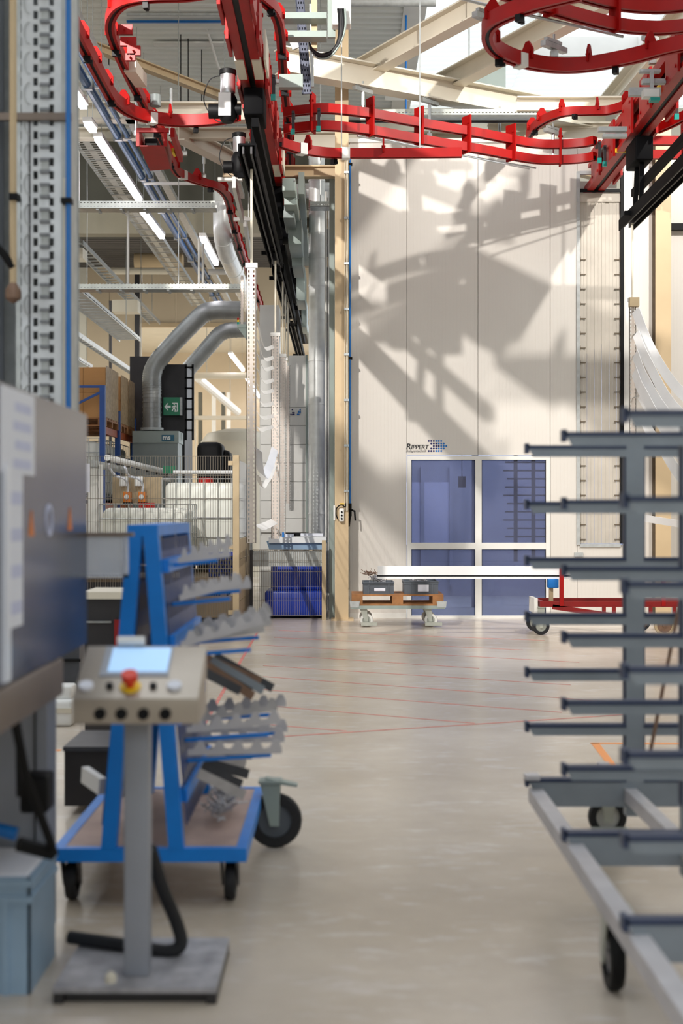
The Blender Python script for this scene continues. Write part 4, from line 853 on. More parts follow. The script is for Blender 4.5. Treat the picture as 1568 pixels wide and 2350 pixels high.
for k, (y0, y1, l) in enumerate(((24.15,25.5,'nearest the camera in the blue rack'), (25.8,26.65,'middle one in the blue rack'), (26.72,27.5,'farthest one in the blue rack'))):
    t = thing('wood_pallet', 'wooden pallet under cartons, ' + l, 'pallet', (-4.6, y0, 2.94)); wood_pallet(t, -5.15, -4.0, y0, y1, 2.94)
    t = thing('carton_stack', 'film-wrapped brown carton stack, ' + l, 'carton', (-4.6, y0, 3.085))
    for a in range(3):
        for b in range(2):
            part('carton', MB().span((-5.15+a*0.38, y0+0.02, 3.085+b*0.43), (-4.775+a*0.38, y1-0.02, 3.085+b*0.43+0.425)), 'cardboard', t)
    part('stretch_film', MB().span((-4.008, y0+0.015, 3.09), (-4.0, y1-0.01, 3.97)), 'film', t)
    if k == 0: text('marking', '12', 0.12, (-4.66, y0+0.015, 3.8), 'ink_grey', t)
def ibc(label, x0, x1, y0, y1, z0, z1, base=0.12, group='white liquid tanks in cages', cap=True):
    t = thing('ibc_tank', label, 'tank', ((x0+x1)/2, y0, z0), group)
    part('bottle', MB().span((x0+0.03, y0+0.03, z0+base), (x1-0.03, y1-0.03, z1-0.05)), 'ibc_white', t, bevel=0.09, smooth=60)
    part('pallet_base', MB().span((x0, y0, z0), (x1, y1, z0+base*0.35)).span((x0, y0, z0), (x0+0.12, y1, z0+base)).span((x1-0.12, y0, z0), (x1, y1, z0+base)), 'dark_steel', t)
    n = 6
    ringz = [z0+base+(z1-z0-base)*k/4 for k in range(5)]
    for z in ringz:
        part('cage_ring', MB().tube((x0,y0,z),(x1,y0,z),0.009,6).tube((x1,y0,z),(x1,y1,z),0.009,6).tube((x0,y0,z),(x0,y1,z),0.009,6), 'galv', t)
    vb = MB().tube((0,0,0),(0,0,z1-z0-base),0.008,6).mesh('cage_bar','galv')
    for k in range(n+1): inst('cage_bar', vb, t, (x0+(x1-x0)*k/n, y0-0.008, z0+base))
    for k in range(1, 5): inst('cage_bar', vb, t, (x1+0.008, y0+(y1-y0)*k/4, z0+base)); 
    if cap: part('red_cap', MB().lathe(((x0+x1)/2, (y0+y1)/2-0.2, z1-0.05), [(0.001,0.07),(0.11,0.07),(0.11,0.0)], 16), 'red', t)
    return t
for k, (y0, y1, l) in enumerate(((24.2,25.3,'nearest of the rack tanks'), (25.45,26.45,'middle of the rack tanks'), (26.6,27.55,'farthest of the rack tanks'))):
    ibc('caged white tank on the rack level below the cartons, ' + l, -5.15, -4.13, y0, y1, 1.64, 2.74)
# tanks beyond the fence, left of the gate post
bt = thing('water_tank', 'rounded black plastic tank above the fence', 'tank', W(487,1085,24.5))
part('tank_body', MB().span(V((W(451,0,24.5).x, 24.5, 0)), W(510,1014,24.5)+V((0,0.7,0))), 'black', bt, bevel=0.10, smooth=60)
part('tank_shoulder', MB().span(V((W(500,0,24.8).x, 24.8, 0)), W(528,1032,24.8)+V((0,0.6,0))), 'black', bt, bevel=0.09, smooth=60)
solo('storage_tank', MB().lathe(V((W(545,0,33).x,33,0)), [(0.001,0),(0.85,0),(0.85,3.1),(0.7,3.3),(0.3,3.4),(0.001,3.42)], 28), 'cream', 'cream round storage tank behind the black tank', 'tank')
# ================================================================== FENCED DOSING AREA
def mesh_fence(t, x0, x1, y, z0, z1, pitch=0.032, rows=(0.0,0.3,0.6,0.9,1.2,1.5,1.8), m='fence_wire', r=0.0024):
    mb = MB(); n = int((x1-x0)/pitch)
    for k in range(n+1):
        x = x0+(x1-x0)*k/n; mb.span((x-r, y-r, z0), (x+r, y+r, z1))
    for z in rows:
        if z0+z < z1+0.001: mb.span((x0, y-0.006, z0+z-0.003), (x1, y-0.002, z0+z+0.003))
    mb.span((x0, y-0.006, z1-0.004), (x1, y+0.004, z1+0.004))
    return part('wire_mesh', mb, m, t, kind='stuff')
FY = 18.3
fn = thing('mesh_fence', 'tall wire mesh fence with beige gate post before the white tanks', 'fence', (-2.3, FY, 0))
fx0, fx1 = W(150,0,FY).x, W(535,0,FY).x
mesh_fence(fn, fx0, fx1, FY, 0.15, W(0,1047,FY).z)
part('gate_post', MB().span((fx1, FY-0.03, 0), (W(549,0,FY).x, FY+0.05, W(0,1045,FY).z)), 'fence_beige', fn)
for y in (1063, 1255, 1405): part('hinge', MB().span((fx1-0.06, FY-0.035, W(0,y+5,FY).z), (fx1, FY, W(0,y-5,FY).z)), 'fence_beige', fn)
part('bottom_sheet', MB().span((W(448,0,FY).x, FY+0.01, 0.12), (fx1, FY+0.02, 0.40)), 'sump_brown', fn, label='brown sheet along the fence foot')
gx = W(549,0,FY).x
sp = thing('side_screen', 'beige and clear side screen standing in depth behind the gate post', 'screen', (gx, FY+0.1, 0))
for k in range(4): part('sheet_panel', MB().span((gx-0.012, FY+0.06, 0.06+k*0.27), (gx, FY+2.1, 0.06+k*0.27+0.262)), 'fence_beige', sp)
part('clear_panel', MB().span((gx-0.010, FY+0.06, 1.15), (gx-0.004, FY+2.1, 2.15)), 'plexi', sp)
part('far_post', MB().span((gx-0.03, FY+2.1, 0), (gx+0.03, FY+2.16, 2.2)), 'galv_flat', sp)
part('foot_rail', MB().span((gx-0.03, FY+0.06, 0.0), (gx+0.03, FY+2.1, 0.06)), 'dark_steel', sp)
# sump platform and tanks
pf = thing('spill_platform', 'low spill platform carrying the white tanks behind the fence', 'platform', (-2.6, 19.2, 0))
part('grating', MB().span((-3.8, 18.7, 0.56), (-1.5, 21.6, 0.62)), 'sump_brown', pf)
part('front_sheet', MB().span((-3.8, 18.7, 0.03), (-1.5, 18.73, 0.56)), 'dark_steel', pf)
for x in (-3.75, -2.6, -1.55): part('leg', MB().span((x-0.04, 18.68, 0), (x+0.04, 18.7, 0.56)), 'sump_brown', pf)
for k, x0 in enumerate((-3.45, -2.7)): part('timber', MB().span((x0, 18.62, 0.62), (x0+0.62, 18.78, 0.68)), 'cream', pf)
ibc('caged white tank in front, red cap, right behind the mesh fence', W(228,0,19.0).x, W(432,0,19.0).x, 19.0, 20.0, 0.68, W(0,1157,19.0).z)
ibc('taller caged white tank reaching behind the gate post', W(372,0,20.3).x, W(372,0,20.3).x+1.2, 20.3, 21.3, 0.72, W(0,1099,20.3).z)
cx0, cx1 = W(478,0,18.75).x, W(536,0,18.75).x
cr2 = thing('perforated_crate', 'blue crate with dark honeycomb side on the spill platform', 'crate', ((cx0+cx1)/2, 18.8, 0.62))
perforated('honeycomb', (52, 52, 60), 0, 0.055, 0.62, 2, 0.055, 0.62, 0.5, 0.1, 0.5)
part('front_grille', MB().span((cx0, 18.80, 0.622), (cx1-0.02, 18.81, 0.90)), 'honeycomb', cr2)
part('crate_body', MB().span((cx0, 18.84, 0.622), (cx1-0.02, 19.0-0.02, 0.92)), 'tub_blue', cr2)
part('rim', MB().span((cx0-0.01, 18.79, 0.9), (cx1-0.01, 18.98, 0.95)), 'tub_blue', cr2)
# dosing pumps and manifold
bd = thing('pump_board', 'grey back board behind the two orange dosing pumps', 'board', W(300,1155,20.8)); part('board', MB().span(W(258,1156,20.8), W(372,1094,20.8)+V((0,0.02,0))), 'fence_beige', bd)
for x in (262, 360): part('stand_leg', MB().span(W(x,1290,20.82), W(x+6,1150,20.82)+V((0,0.03,0))), 'galv_flat', bd)
for k, x in enumerate((291, 325)):
    p = W(x,1153,20.6); t = thing('dosing_pump', 'orange dosing pump with white hose, %s one behind the fence' % ('left' if k == 0 else 'right'), 'pump', p, 'dosing pumps')
    part('pump_body', MB().span(p+V((-0.055,0,0)), p+V((0.055,0.12,0.155))), 'orange', t, bevel=0.012)
    part('pump_head', MB().lathe(p+V((0.0,-0.002,0.08)), [(0.001,-0.03),(0.035,-0.03),(0.035,0.0)], 14, 'y'), 'white_plastic', t)
    part('control_box', MB().span(p+V((-0.12,0.12,0.24)), p+V((0.0,0.19,0.38))), 'white_plastic', t)
    part('foot', MB().span(p+V((-0.06,0,-0.03)), p+V((0.06,0.18,0))), 'black', t)
    h = W(250+k*36,1064+k*7,20.0+k*0.35)
    part('hose', MB().path(smooth_path([h, W(252+k*36,1075,20.2), W(266+k*30,1092,20.4), W(284+k*32,1098,20.5), W(293+k*34,1110,20.6), W(293+k*34,1130,20.62)], 5), 0.018, 8), 'hose_white', t)
mn = thing('pipe_manifold', 'white pipe manifold with clamps running back above the tanks', 'pipe', W(320,1080,21))
part('pipe', MB().path([W(246,1050,19.9), W(330,1071,21.6), W(395,1086,23.4)], 0.045, 10), 'white_plastic', mn)
part('pipe', MB().tube(W(398,1084,21.9), W(534,1084,21.9), 0.03, 10), 'white_plastic', mn)
part('carrier', MB().bar(W(200,1062,19.9), W(395,1100,23.4), 0.05, 0.1), 'galv_flat', mn)
for k in range(7): part('pipe_clamp', MB().box(W(250+k*22,1052+k*5.4,19.95+k*0.5), (0.05, 0.03, 0.13)), 'dark_steel', mn)
part('carrier_leg', MB().span(W(228,1300,20.2), W(236,1066,20.2)+V((0,0.05,0))), 'white_steel', mn); part('carrier_leg', MB().span(W(202,1300,20.4), W(222,1075,20.4)+V((0,0.3,0))), 'white_steel', mn)
solo('small_exit_sign', MB().span(W(374,1087,22.3), W(404,1069,22.3)+V((0,0.02,0))), 'green_sign', 'small green sign seen through the fence mesh', 'sign')
solo('notice_board', MB().span(W(193,1130,18.27), W(206,1064,18.27)+V((0,0.02,0))), 'paper', 'narrow white notice on the fence beside the machine cover', 'notice')
# perforated rack of the tank area below the platform
# ---- narrow bay: low fence, blue tub, sink
LY = 19.5
lf = thing('low_fence', 'low wire fence panel with sheet band before the blue tub', 'fence', (-0.7, LY, 0))
lx0, lx1 = W(580,0,LY).x, W(739,0,LY).x
mesh_fence(lf, lx0, lx1, LY, 0.06, W(0,1262,LY).z, 0.03, (0.0,0.2,0.4,0.6,0.75))
part('sheet_band', MB().span((lx0, LY+0.03, W(0,1300,LY).z), (lx1, LY+0.035, W(0,1264,LY).z)), 'galv_flat', lf)
part('fence_post', MB().span((lx1, LY-0.02, 0), (W(749,0,LY).x, LY+0.03, W(0,1240,LY).z)), 'fence_beige', lf)
part('fence_post', MB().span((lx0-0.04, LY-0.02, 0), (lx0, LY+0.03, W(0,1262,LY).z)), 'dark_steel', lf)
bt = thing('blue_tub', 'deep blue plastic tub behind the low fence', 'tub', (-0.65, 20.2, 0))
part('tub_foot', MB().span((W(608,0,19.75).x, 19.75, 0.03), (W(746,0,19.75).x, 20.8, 0.38)), 'tub_blue', bt, bevel=0.03)
part('tub_body', MB().span((W(622,0,19.95).x, 19.95, 0.38), (W(748,0,19.95).x, 20.7, 0.78)), 'tub_blue', bt, bevel=0.04)
sk = thing('sink_tray', 'white sink tray above the blue tub', 'sink', (-0.6, 20.9, 0.95))
part('tray_rim', MB().span(W(617,1246,20.4), W(749,1233,20.4)+V((0,0.8,0))), 'white_plastic', sk)
part('tray_bowl', MB().prof([(-0.42,0),(0.36,0),(0.42,0.12),(-0.46,0.12)], V((-0.62,20.45,0.94)), V((-0.62,21.1,0.94))), 'crate_blue_grey', sk)
part('leg', MB().span((-1.0,21.0,0), (-0.95,21.05,0.98)), 'galv_flat', sk); part('leg', MB().span((-0.3,20.85,0), (-0.25,20.9,0.95)), 'galv_flat', sk)
part('bottle', MB().box(W(662,1229,20.7), (0.16,0.1,0.05)), 'paper', sk); part('bottle', MB().box(W(650,1227,20.6), (0.03,0.03,0.07)), 'dot_blue', sk)
solo('paper_stack', MB().span(W(690,1231,20.5), W(742,1224,20.5)+V((0,0.2,0))), 'paper', 'stack of paper sheets on the white sink tray', 'paper')
solo('dark_tray', MB().span(V((W(643,0,22.2).x, 22.2, 0)), W(709,1223,22.2)+V((0,0.3,0))), 'black', 'dark plinth behind the white sink under the panel tower', 'plinth')
# pale panel tower with dots
tp = thing('panel_tower', 'tall pale panelled tower with blue dots behind the hanging posts', 'tower', W(672,1300,24))
ty = [816, 935, 977, 1020, 1063, 1106, 1149, 1190, 1222]
for a, b in zip(ty[:-1], ty[1:]): part('wall_panel', MB().span(W(598,b-0.6,24), W(703,a+0.3,24)+V((0,0.06,0))), 'white_steel', tp)
part('tower_core', MB().span(V((W(598,0,24.06).x, 24.06, 0)), W(705,816,24.06)+V((0,1.5,0))), 'white_steel', tp)
part('corner_strip', MB().span(W(702,1224,23.98), W(706,814,23.98)+V((0,0.05,0))), 'green_grey', tp)
d1, d2 = MB(), MB()
for i, (x, y) in enumerate(((671,940),(668,951),(672,951),(675,951),(672,947),(675,947),(683,951),(686,951),(686,947),(686,944),(689,940),(689,944),(689,947))):
    (d1 if i < 6 else d2).lathe(W(x,y,23.99), [(0.001,-0.003),(0.013,-0.003),(0.013,0.003)], 10, 'y')
part('dots', d1, 'dot_navy', tp, kind='stuff'); part('dots', d2, 'dot_blue', tp, kind='stuff')
solo('back_panel', MB().span(V((W(717,0,25.2).x, 25.2, 0)), W(757,520,25.2)+V((0,0.1,0))), 'dark_steel', 'dark backing panel behind the tall silver duct', 'panel')
solo('pale_cabinet', MB().span(V((W(596,0,26.5).x, 26.5, 0)), W(640,700,26.5)+V((0,0.8,0))), 'white_steel', 'tall pale cabinet behind the looping white strips', 'cabinet')
# signal tower on its shelf
ss = thing('signal_lamp', 'small red, yellow and green signal lamp on a grey shelf', 'signal lamp', W(548,745,20.5))
for k, (m, y) in enumerate((('red',734),('yellow',739),('teal',744))): part('lamp_segment', MB().lathe(W(546.5,y,20.5), [(0.016,0),(0.016,0.028)], 10), m, ss)
part('shelf', MB().span(W(544,752,20.45), W(580,744,20.45)+V((0,0.3,0))), 'green_grey', ss)
part('stand_post', MB().span((W(577,0,20.62).x-0.015, 20.6, 0), (W(577,0,20.62).x+0.015, 20.63, W(0,752,20.45).z)), 'green_grey', ss)
part('shelf_brace', MB().poly([W(546,752,20.46), W(580,752,20.46), W(580,800,20.46)], (0,0.02,0)), 'green_grey', ss)
for x in (552, 563): solo('perforated_strut', MB().span(W(x,744.8,20.55), W(x+7,632,20.55)+V((0,0.02,0))), 'perf_post', 'perforated strut above the signal lamp shelf, %s one' % ('left' if x == 552 else 'right'), 'strut')
# ---- hanging perforated posts and white strips
def post(label, x, y0, y1, Yd, wpx, m='perf_post', rodtop=4.98):
    a, b = W(x, y1, Yd), W(x, y0, Yd); w = wpx*Yd/F; t = thing('hanging_post', label, 'hanging post', (a.x, Yd, a.z), 'perforated posts hung from load bars')
    part('post_face', MB().span((a.x-w/2, Yd, a.z), (a.x+w/2, Yd+0.004, b.z)), m, t)
    part('post_flange', MB().span((a.x-w/2, Yd, a.z), (a.x-w/2+0.006, Yd+0.05, b.z)).span((a.x+w/2-0.006, Yd, a.z), (a.x+w/2, Yd+0.05, b.z)), 'white_steel', t)
    part('head_cap', MB().span((a.x-w/2-0.012, Yd-0.008, b.z-0.01), (a.x+w/2+0.012, Yd+0.06, b.z+0.04)), 'white_steel', t)
    part('rod', MB().tube((a.x, Yd+0.03, b.z), (a.x, Yd+0.03, rodtop), 0.013, 8), 'cream', t)
    return t
post('perforated hanging post nearest the gate post, the largest of its row', 577, 612, 1246, 14.5, 22)
post('perforated hanging post where the white loops end', 632, 770, 1236, 19.8, 19)
post('slim perforated hanging post just behind the loop end', 649, 818, 1230, 21.6, 13)
post('short perforated hanging post before the blue dots', 661, 838, 1155, 24.0-0.3, 9)
post('thin perforated hanging post between loop end and tower', 655, 826, 960, 22.8, 8)
wpost = post('perforated hanging post carrying the white strips before the curtain slot', 1453, 690, 1290, 17.2, 15, 'perf_post')
part('head_block', MB().span(W(1446,703,17.15), W(1468,682,17.15)+V((0,0.09,0))), 'fence_beige', wpost)
wx = W(1453,0,17.2).x
def ribbon(pts, w, label, m='coated_white', up=(0,0,1), group='white coated strips on the hanging posts', tilt=0.0):
    P = smooth_path(pts, 6)
    pr = [(-0.0015,-w/2),(0.0015,-w/2),(0.0015,w/2),(-0.0015,w/2)]
    if tilt: pr = [(a*math.cos(tilt)-b*math.sin(tilt), a*math.sin(tilt)+b*math.cos(tilt)) for a, b in pr]
    return solo('coated_strip', MB().sweep(pr, P, up), m, label, 'metal strip', group)
yl_ = [741,780,814,849,883,914,948,983]; yr_ = [799,824,847,876,900,929,958,983]
for k in range(8):
    a = W(592, yl_[k], 14.55); b = W(628, yr_[k]-4, 19.75); mid = a.lerp(b, 0.5)
    ribbon([a, W(599,yl_[k]*0.5+yr_[k]*0.5+4,15.6), W(609,yr_[k]+1,17.2), b], 0.05, 'thin white strip sagging between the two hanging posts, %s from the top' % ORD[k], tilt=0.5)
ribbon([W(592,1030,14.6), W(594,1055,15.0), W(599,1082,15.8), W(607,1092,16.6), W(614,1080,17.4), W(622,1062,18.6), W(631,1030,19.7)], 0.11, 'broad white strip in a deep loop, upper of the two deep loops', m='hose_white', tilt=0.9)
ribbon([W(592,1090,14.6), W(597,1110,15.5), W(604,1118,16.5), W(612,1105,17.5), W(622,1090,18.6), W(631,1066,19.77)], 0.06, 'thin white strip in a deep loop, lower of the two deep loops', tilt=0.9)
ribbon([W(593,1211,14.6), W(602,1209,15.8), W(615,1204,17.6), W(630,1196,19.6)], 0.11, 'short white strip near the foot of the largest hanging post', tilt=1.0)
for k, (s, mid, e) in enumerate((((1459,712),(1500,810),(1568,905)), ((1460,765),(1492,840),(1552,940)), ((1458,812),(1486,880),(1546,965)), ((1456,852),(1478,905),(1530,985)), ((1470,905),(1510,960),(1580,1062)), ((1478,965),(1515,1020),(1590,1122)))):
    a = W(*s, 17.13-0.12*k); b = W(*mid, 16.7-0.20*k); c = W(*e, 16.0-0.28*k); d = c+(c-b)*0.7
    part('strip_pin', MB().span((wx-0.004, a.y+0.03, a.z-0.006), (wx+0.004, 17.198, a.z+0.006)), 'galv', wpost)
    ribbon([a, a.lerp(b,0.5)+V((0.0,0,-0.03)), b, b.lerp(c,0.5)+V((0,0,-0.04)), c, d+V((0.05,0,0.12))], 0.125, 'broad white strip sweeping off the post before the slot, %s from the top' % ORD[k], group='white strips before the curtain slot', tilt=0.35)
ribbon([W(1466,1187,17.0), W(1520,1196,16.6), W(1600,1208,16.0)], 0.09, 'level white strip with dark end behind the grey rack', group='white strips before the curtain slot', tilt=-0.3)
# ================================================================== FLOOR TROLLEYS
def caster(t, x, y, r, w, ztop, axis='y', tyre='rubber', hub='caster_zinc', fork='caster_zinc', off=0.04):
    """swivel caster: plate, fork, tyre, hub"""
    d = V((1,0,0)) if axis == 'y' else V((0,1,0)); s = V((0,1,0)) if axis == 'y' else V((1,0,0))
    c = V((x, y, r))+d*off
    f = MB().box((x, y, ztop-0.006), (0.1, 0.1, 0.012))
    for q in (-1, 1):
        e = s*q*(w/2+0.008)
        f.poly([c+e-d*0.02-V((0,0,0.02)), c+e+d*0.02-V((0,0,0.02)), V((x,y,ztop-0.01))+e+d*0.045, V((x,y,ztop-0.01))+e-d*0.045], s*q*0.005)
    p = part('caster_fork', f, fork, t)
    wl = part('caster_wheel', MB().lathe(c, [(r*0.62,-w/2),(r*0.94,-w/2),(r,-w/4),(r,w/4),(r*0.94,w/2),(r*0.62,w/2)], 24, axis, True), tyre, t)
    hb = MB().lathe(c, [(0.001,-w*0.42),(r*0.2,-w*0.42),(r*0.2,w*0.42),(0.001,w*0.42)], 14, axis).lathe(c, [(0.001,-w*0.2),(r*0.63,-w*0.2),(r*0.63,w*0.2),(0.001,w*0.2)], 20, axis)
    part('hub', hb, hub, wl)
PY = 18.3
px0, px1 = W(806,0,PY).x, W(1022,0,PY).x
tr = thing('pallet_trolley', 'grey-green pallet trolley on zinc casters before the booth wall', 'trolley', (0.73, PY+0.4, 0))
part('side_beam', MB().span((px0, PY, 0.235), (px1, PY+0.05, 0.275)), 'green_grey', tr); part('side_beam', MB().span((px0, PY+0.75, 0.235), (px1, PY+0.8, 0.275)), 'green_grey', tr)
part('end_beam', MB().span((px0, PY+0.05, 0.235), (px0+0.05, PY+0.75, 0.275)), 'green_grey', tr); part('end_beam', MB().span((px1-0.05, PY+0.05, 0.235), (px1, PY+0.75, 0.275)), 'green_grey', tr)
for x in (px0-0.008, px1-0.10): part('corner_guard', MB().poly([(x,PY-0.006,0.25),(x+0.11,PY-0.006,0.25),(x+0.12,PY-0.006,0.33),(x-0.01,PY-0.006,0.33)], (0,0.006,0)), 'galv_flat', tr)
for x in (px0+0.16, px1-0.22):
    for y in (PY+0.07, PY+0.7): caster(tr, x, y, 0.085, 0.04, 0.235, 'y', 'white_steel', 'caster_zinc')
part('foot_brake', MB().span((px0+0.13, PY-0.03, 0.02), (px0+0.33, PY+0.02, 0.06)), 'caster_zinc', tr); part('foot_brake', MB().span((px1-0.26, PY-0.03, 0.02), (px1-0.04, PY+0.02, 0.06)), 'caster_zinc', tr)
wp = thing('wood_pallet', 'wooden pallet on the grey-green trolley', 'pallet', (0.73, PY+0.4, 0.275)); wood_pallet(wp, px0+0.01, px1-0.02, PY+0.01, PY+0.79, 0.275)
def crate(name, label, x0, x1, y0, y1, z0, z1, m, lab=None, taper=0.012):
    t = thing(name, label, 'crate', ((x0+x1)/2, (y0+y1)/2, z0)); w = 0.008
    b = MB()
    b.span((x0+taper, y0+taper, z0), (x1-taper, y1-taper, z0+0.01))
    for a in ((x0, x1, y0, y0+w), (x0, x1, y1-w, y1), (x0, x0+w, y0, y1), (x1-w, x1, y0, y1)): b.span((a[0], a[2], z0), (a[1], a[3], z1))
    part('crate_shell', b, m, t)
    h = z1-z0
    for zz in (z1-h*0.04, z1-h*0.18): part('rim', MB().span((x0-0.008, y0-0.008, zz-h*0.04), (x1+0.008, y0, zz+h*0.02)).span((x1, y0, zz-h*0.04), (x1+0.008, y1, zz+h*0.02)).span((x0-0.008, y0, zz-h*0.04), (x0, y1, zz+h*0.02)).span((x0-0.008, y1, zz-h*0.04), (x1+0.008, y1+0.008, zz+h*0.02)), m, t)
    for xx in (x0+(x1-x0)*0.18, x0+(x1-x0)*0.84): part('rib', MB().span((xx-0.01, y0-0.007, z0), (xx+0.01, y0, z1-h*0.22)), m, t)
    if lab: part('paper_label', MB().span((x0+(x1-x0)*lab[0], y0-0.010, z0+h*lab[1]), (x0+(x1-x0)*lab[2], y0-0.0075, z0+h*lab[3])), 'paper', t)
    return t
zc = 0.419
crate('parts_crate', 'grey crate with wire hooks on the pallet, beside the column', W(834,0,PY+0.1).x, W(904,0,PY+0.1).x, PY+0.1, PY+0.66, zc, zc+0.155, 'crate_grey', (0.36,0.25,0.72,0.5))
crate('parts_crate', 'grey crate with torn label on the pallet, away from the column', W(928,0,PY+0.1).x, W(1006,0,PY+0.1).x, PY+0.1, PY+0.66, zc, zc+0.165, 'crate_grey', (0.4,0.2,0.72,0.72))
def scrap(name, label, c, sx, sy, n, m, sz=0.05, L=(0.1,0.3), lift=0.3):
    mb = MB()
    for _ in range(n):
        p = V(c)+V((random.uniform(-sx,sx), random.uniform(-sy,sy), random.uniform(0,sz))); a = random.uniform(0, 2*PI)
        d = V((math.cos(a), math.sin(a), random.uniform(-0.1, lift)))*random.uniform(*L)
        q = p+d; k = q+V((random.uniform(-.04,.04), random.uniform(-.04,.04), random.uniform(-0.03,0.04)))
        mb.path([p, q, k], 0.004, 5)
    return solo(name, mb, m, label, 'wire hooks', kind='stuff')
scrap('wire_hooks', 'tangled steel wire hooks heaped in the crate beside the column', (W(868,0,PY).x, PY+0.38, zc+0.14), 0.07, 0.13, 90, 'scrap', 0.07, (0.03,0.07), 0.9)
scrap('wire_hooks', 'tangled steel wire hooks heaped in the torn-label crate', (W(966,0,PY).x, PY+0.38, zc+0.14), 0.08, 0.13, 90, 'scrap', 0.05, (0.03,0.07), 0.7)
scrap('wire_hooks', 'flat bundle of pale clips piled on the first crate corner', (W(845,0,PY).x, PY+0.2, zc+0.24), 0.07, 0.07, 26, 'scrap_brown', 0.05, (0.04,0.1), 0.2)

# red long-goods cart with white profile
RY = 17.1
rc = thing('long_goods_cart', 'red long-goods cart on spoked wheels behind the grey rack', 'cart', (3.2, RY+0.3, 0))
rx0, rx1 = W(1240,0,RY).x, W(1700,0,RY).x
for y in (RY, RY+0.65): part('side_rail', MB().span((rx0, y, W(0,1393,RY).z), (rx1, y+0.05, W(0,1380,RY).z)), 'red_dark', rc)
part('lower_truss', MB().bar(V((rx0+0.15, RY+0.02, 0.34)), V((rx0+1.1, RY+0.02, 0.20)), 0.04, 0.06).bar(V((rx0+1.1, RY+0.02, 0.20)), V((rx1, RY+0.02, 0.18)), 0.04, 0.06), 'red_dark', rc)
for x in (1383, 1406, 1490, 1545): part('strut', MB().span((W(x,0,RY).x, RY, 0.20), (W(x+8,0,RY).x, RY+0.04, 0.36)), 'red_dark', rc)
part('cross_bar', MB().span((rx0, RY+0.05, 0.34), (rx0+0.06, RY+0.65, 0.40)), 'red_dark', rc); part('cross_bar', MB().span((rx1-0.5, RY+0.05, 0.34), (rx1-0.44, RY+0.65, 0.40)), 'red_dark', rc)
for x in (1285, 1519): part('stake', MB().span((W(x,0,RY).x, RY-0.01, 0.35), (W(x+9,0,RY).x, RY+0.035, W(0,1297,RY).z)), 'red', rc)
part('end_board', MB().span((W(1227,0,RY).x, RY+0.02, 0.26), (W(1235,0,RY).x, RY+0.5, 0.44)), 'white_steel', rc)
part('clamp_post', MB().span((W(1264,0,RY).x, RY+0.1, 0.38), (W(1273,0,RY).x, RY+0.15, 0.60)), 'fence_beige', rc)
part('blue_clamp', MB().span((W(1260,0,RY).x, RY+0.04, W(0,1350,RY).z), (W(1284,0,RY).x, RY+0.2, W(0,1329,RY).z)), 'pipe_blue', rc, bevel=0.01)
caster(rc, W(1243,0,RY).x, RY+0.05, 0.105, 0.05, 0.34, 'y', 'rubber', 'caster_zinc', off=0.0)
caster(rc, W(1243,0,RY).x, RY+0.6, 0.105, 0.05, 0.34, 'y', 'rubber', 'caster_zinc', off=0.0)
for x, y, r in ((1524, RY-0.02, 0.12), (1496, RY+0.62, 0.12)):
    c = V((W(x,0,RY).x, y, r)); wl = part('wheel', MB().lathe(c, [(r*0.75,-0.025),(r,-0.025),(r,0.025),(r*0.75,0.025)], 24, 'y', True), 'fence_beige' if y < RY else 'rubber', rc)
    part('hub', MB().lathe(c, [(0.001,-0.012),(r*0.78,-0.012),(r*0.78,0.012),(0.001,0.012)], 22, 'y').lathe(c, [(0.001,-0.03),(0.025,-0.03),(0.025,0.03),(0.001,0.03)], 12, 'y'), 'scrap_brown', wl)
pw = thing('white_profile', 'long white coated profile with dark slot lying along the red cart', 'profile', W(1100,1325,17.25))
ax, bx_ = W(867,0,17.2).x, W(1460,0,17.2).x
z = lambda y: W(0,y,17.2).z
part('upper_web', MB().span((ax, 17.2, z(1320)), (bx_, 17.28, z(1299))), 'coated_white', pw); part('dark_slot', MB().span((ax-0.006, 17.21, z(1323.5)), (bx_, 17.27, z(1320))), 'black', pw)
part('lower_lip', MB().span((ax, 17.195, z(1328)), (bx_, 17.28, z(1323.5))), 'coated_white', pw)

# ================================================================== RIGHT FOREGROUND: CANTILEVER RACK
ZA = [0.355, 0.585, 0.815, 1.05, 1.285, 1.52, 1.757]
rkk = thing('cantilever_rack', 'grey cantilever trolley rack with many empty arms in the near foreground', 'rack', (1.23, 5.0, 0))
XL, XP, XR = 0.782, 1.235, 1.70
for fi, yf in enumerate((5.98, 4.98, 3.91)):
    up = part('upright', MB().span((XP-0.037, yf-0.0, 0.2), (XP+0.037, yf+0.06, 1.80)), 'rack_blue_grey', rkk)
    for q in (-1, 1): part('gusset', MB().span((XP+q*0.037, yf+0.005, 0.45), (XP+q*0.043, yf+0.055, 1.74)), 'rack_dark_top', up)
    for z_ in ZA:
        hh = 0.115 if z_ < 0.4 else 0.045
        for sx, xe in ((-1, XL), (1, XR)):
            x0 = XP+sx*0.037
            ar = MB().poly([(x0, yf, z_), (xe, yf, z_), (xe-sx*0.025, yf, z_-0.045), (xe-sx*(0.025 if hh < 0.1 else 0.07), yf, z_-hh), (x0, yf, z_-hh)], (0, 0.006, 0))
            a = part('arm', ar, 'rack_blue_grey', rkk)
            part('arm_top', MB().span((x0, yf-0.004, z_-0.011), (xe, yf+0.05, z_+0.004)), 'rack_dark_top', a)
            part('end_stop', MB().span((xe-0.008, yf-0.004, z_-0.03), (xe+0.008, yf+0.05, z_+0.012)), 'rack_dark_top', a)
for x, w in ((XL+0.035, 0.06), (XP-0.02, 0.05), (XR-0.035, 0.06)):
    part('base_rail', MB().span((x-w/2, 2.6, 0.262), (x+w/2, 6.62 if x < XP+0.1 and x > XL+0.2 else 5.99, 0.318)), 'rack_light', rkk)
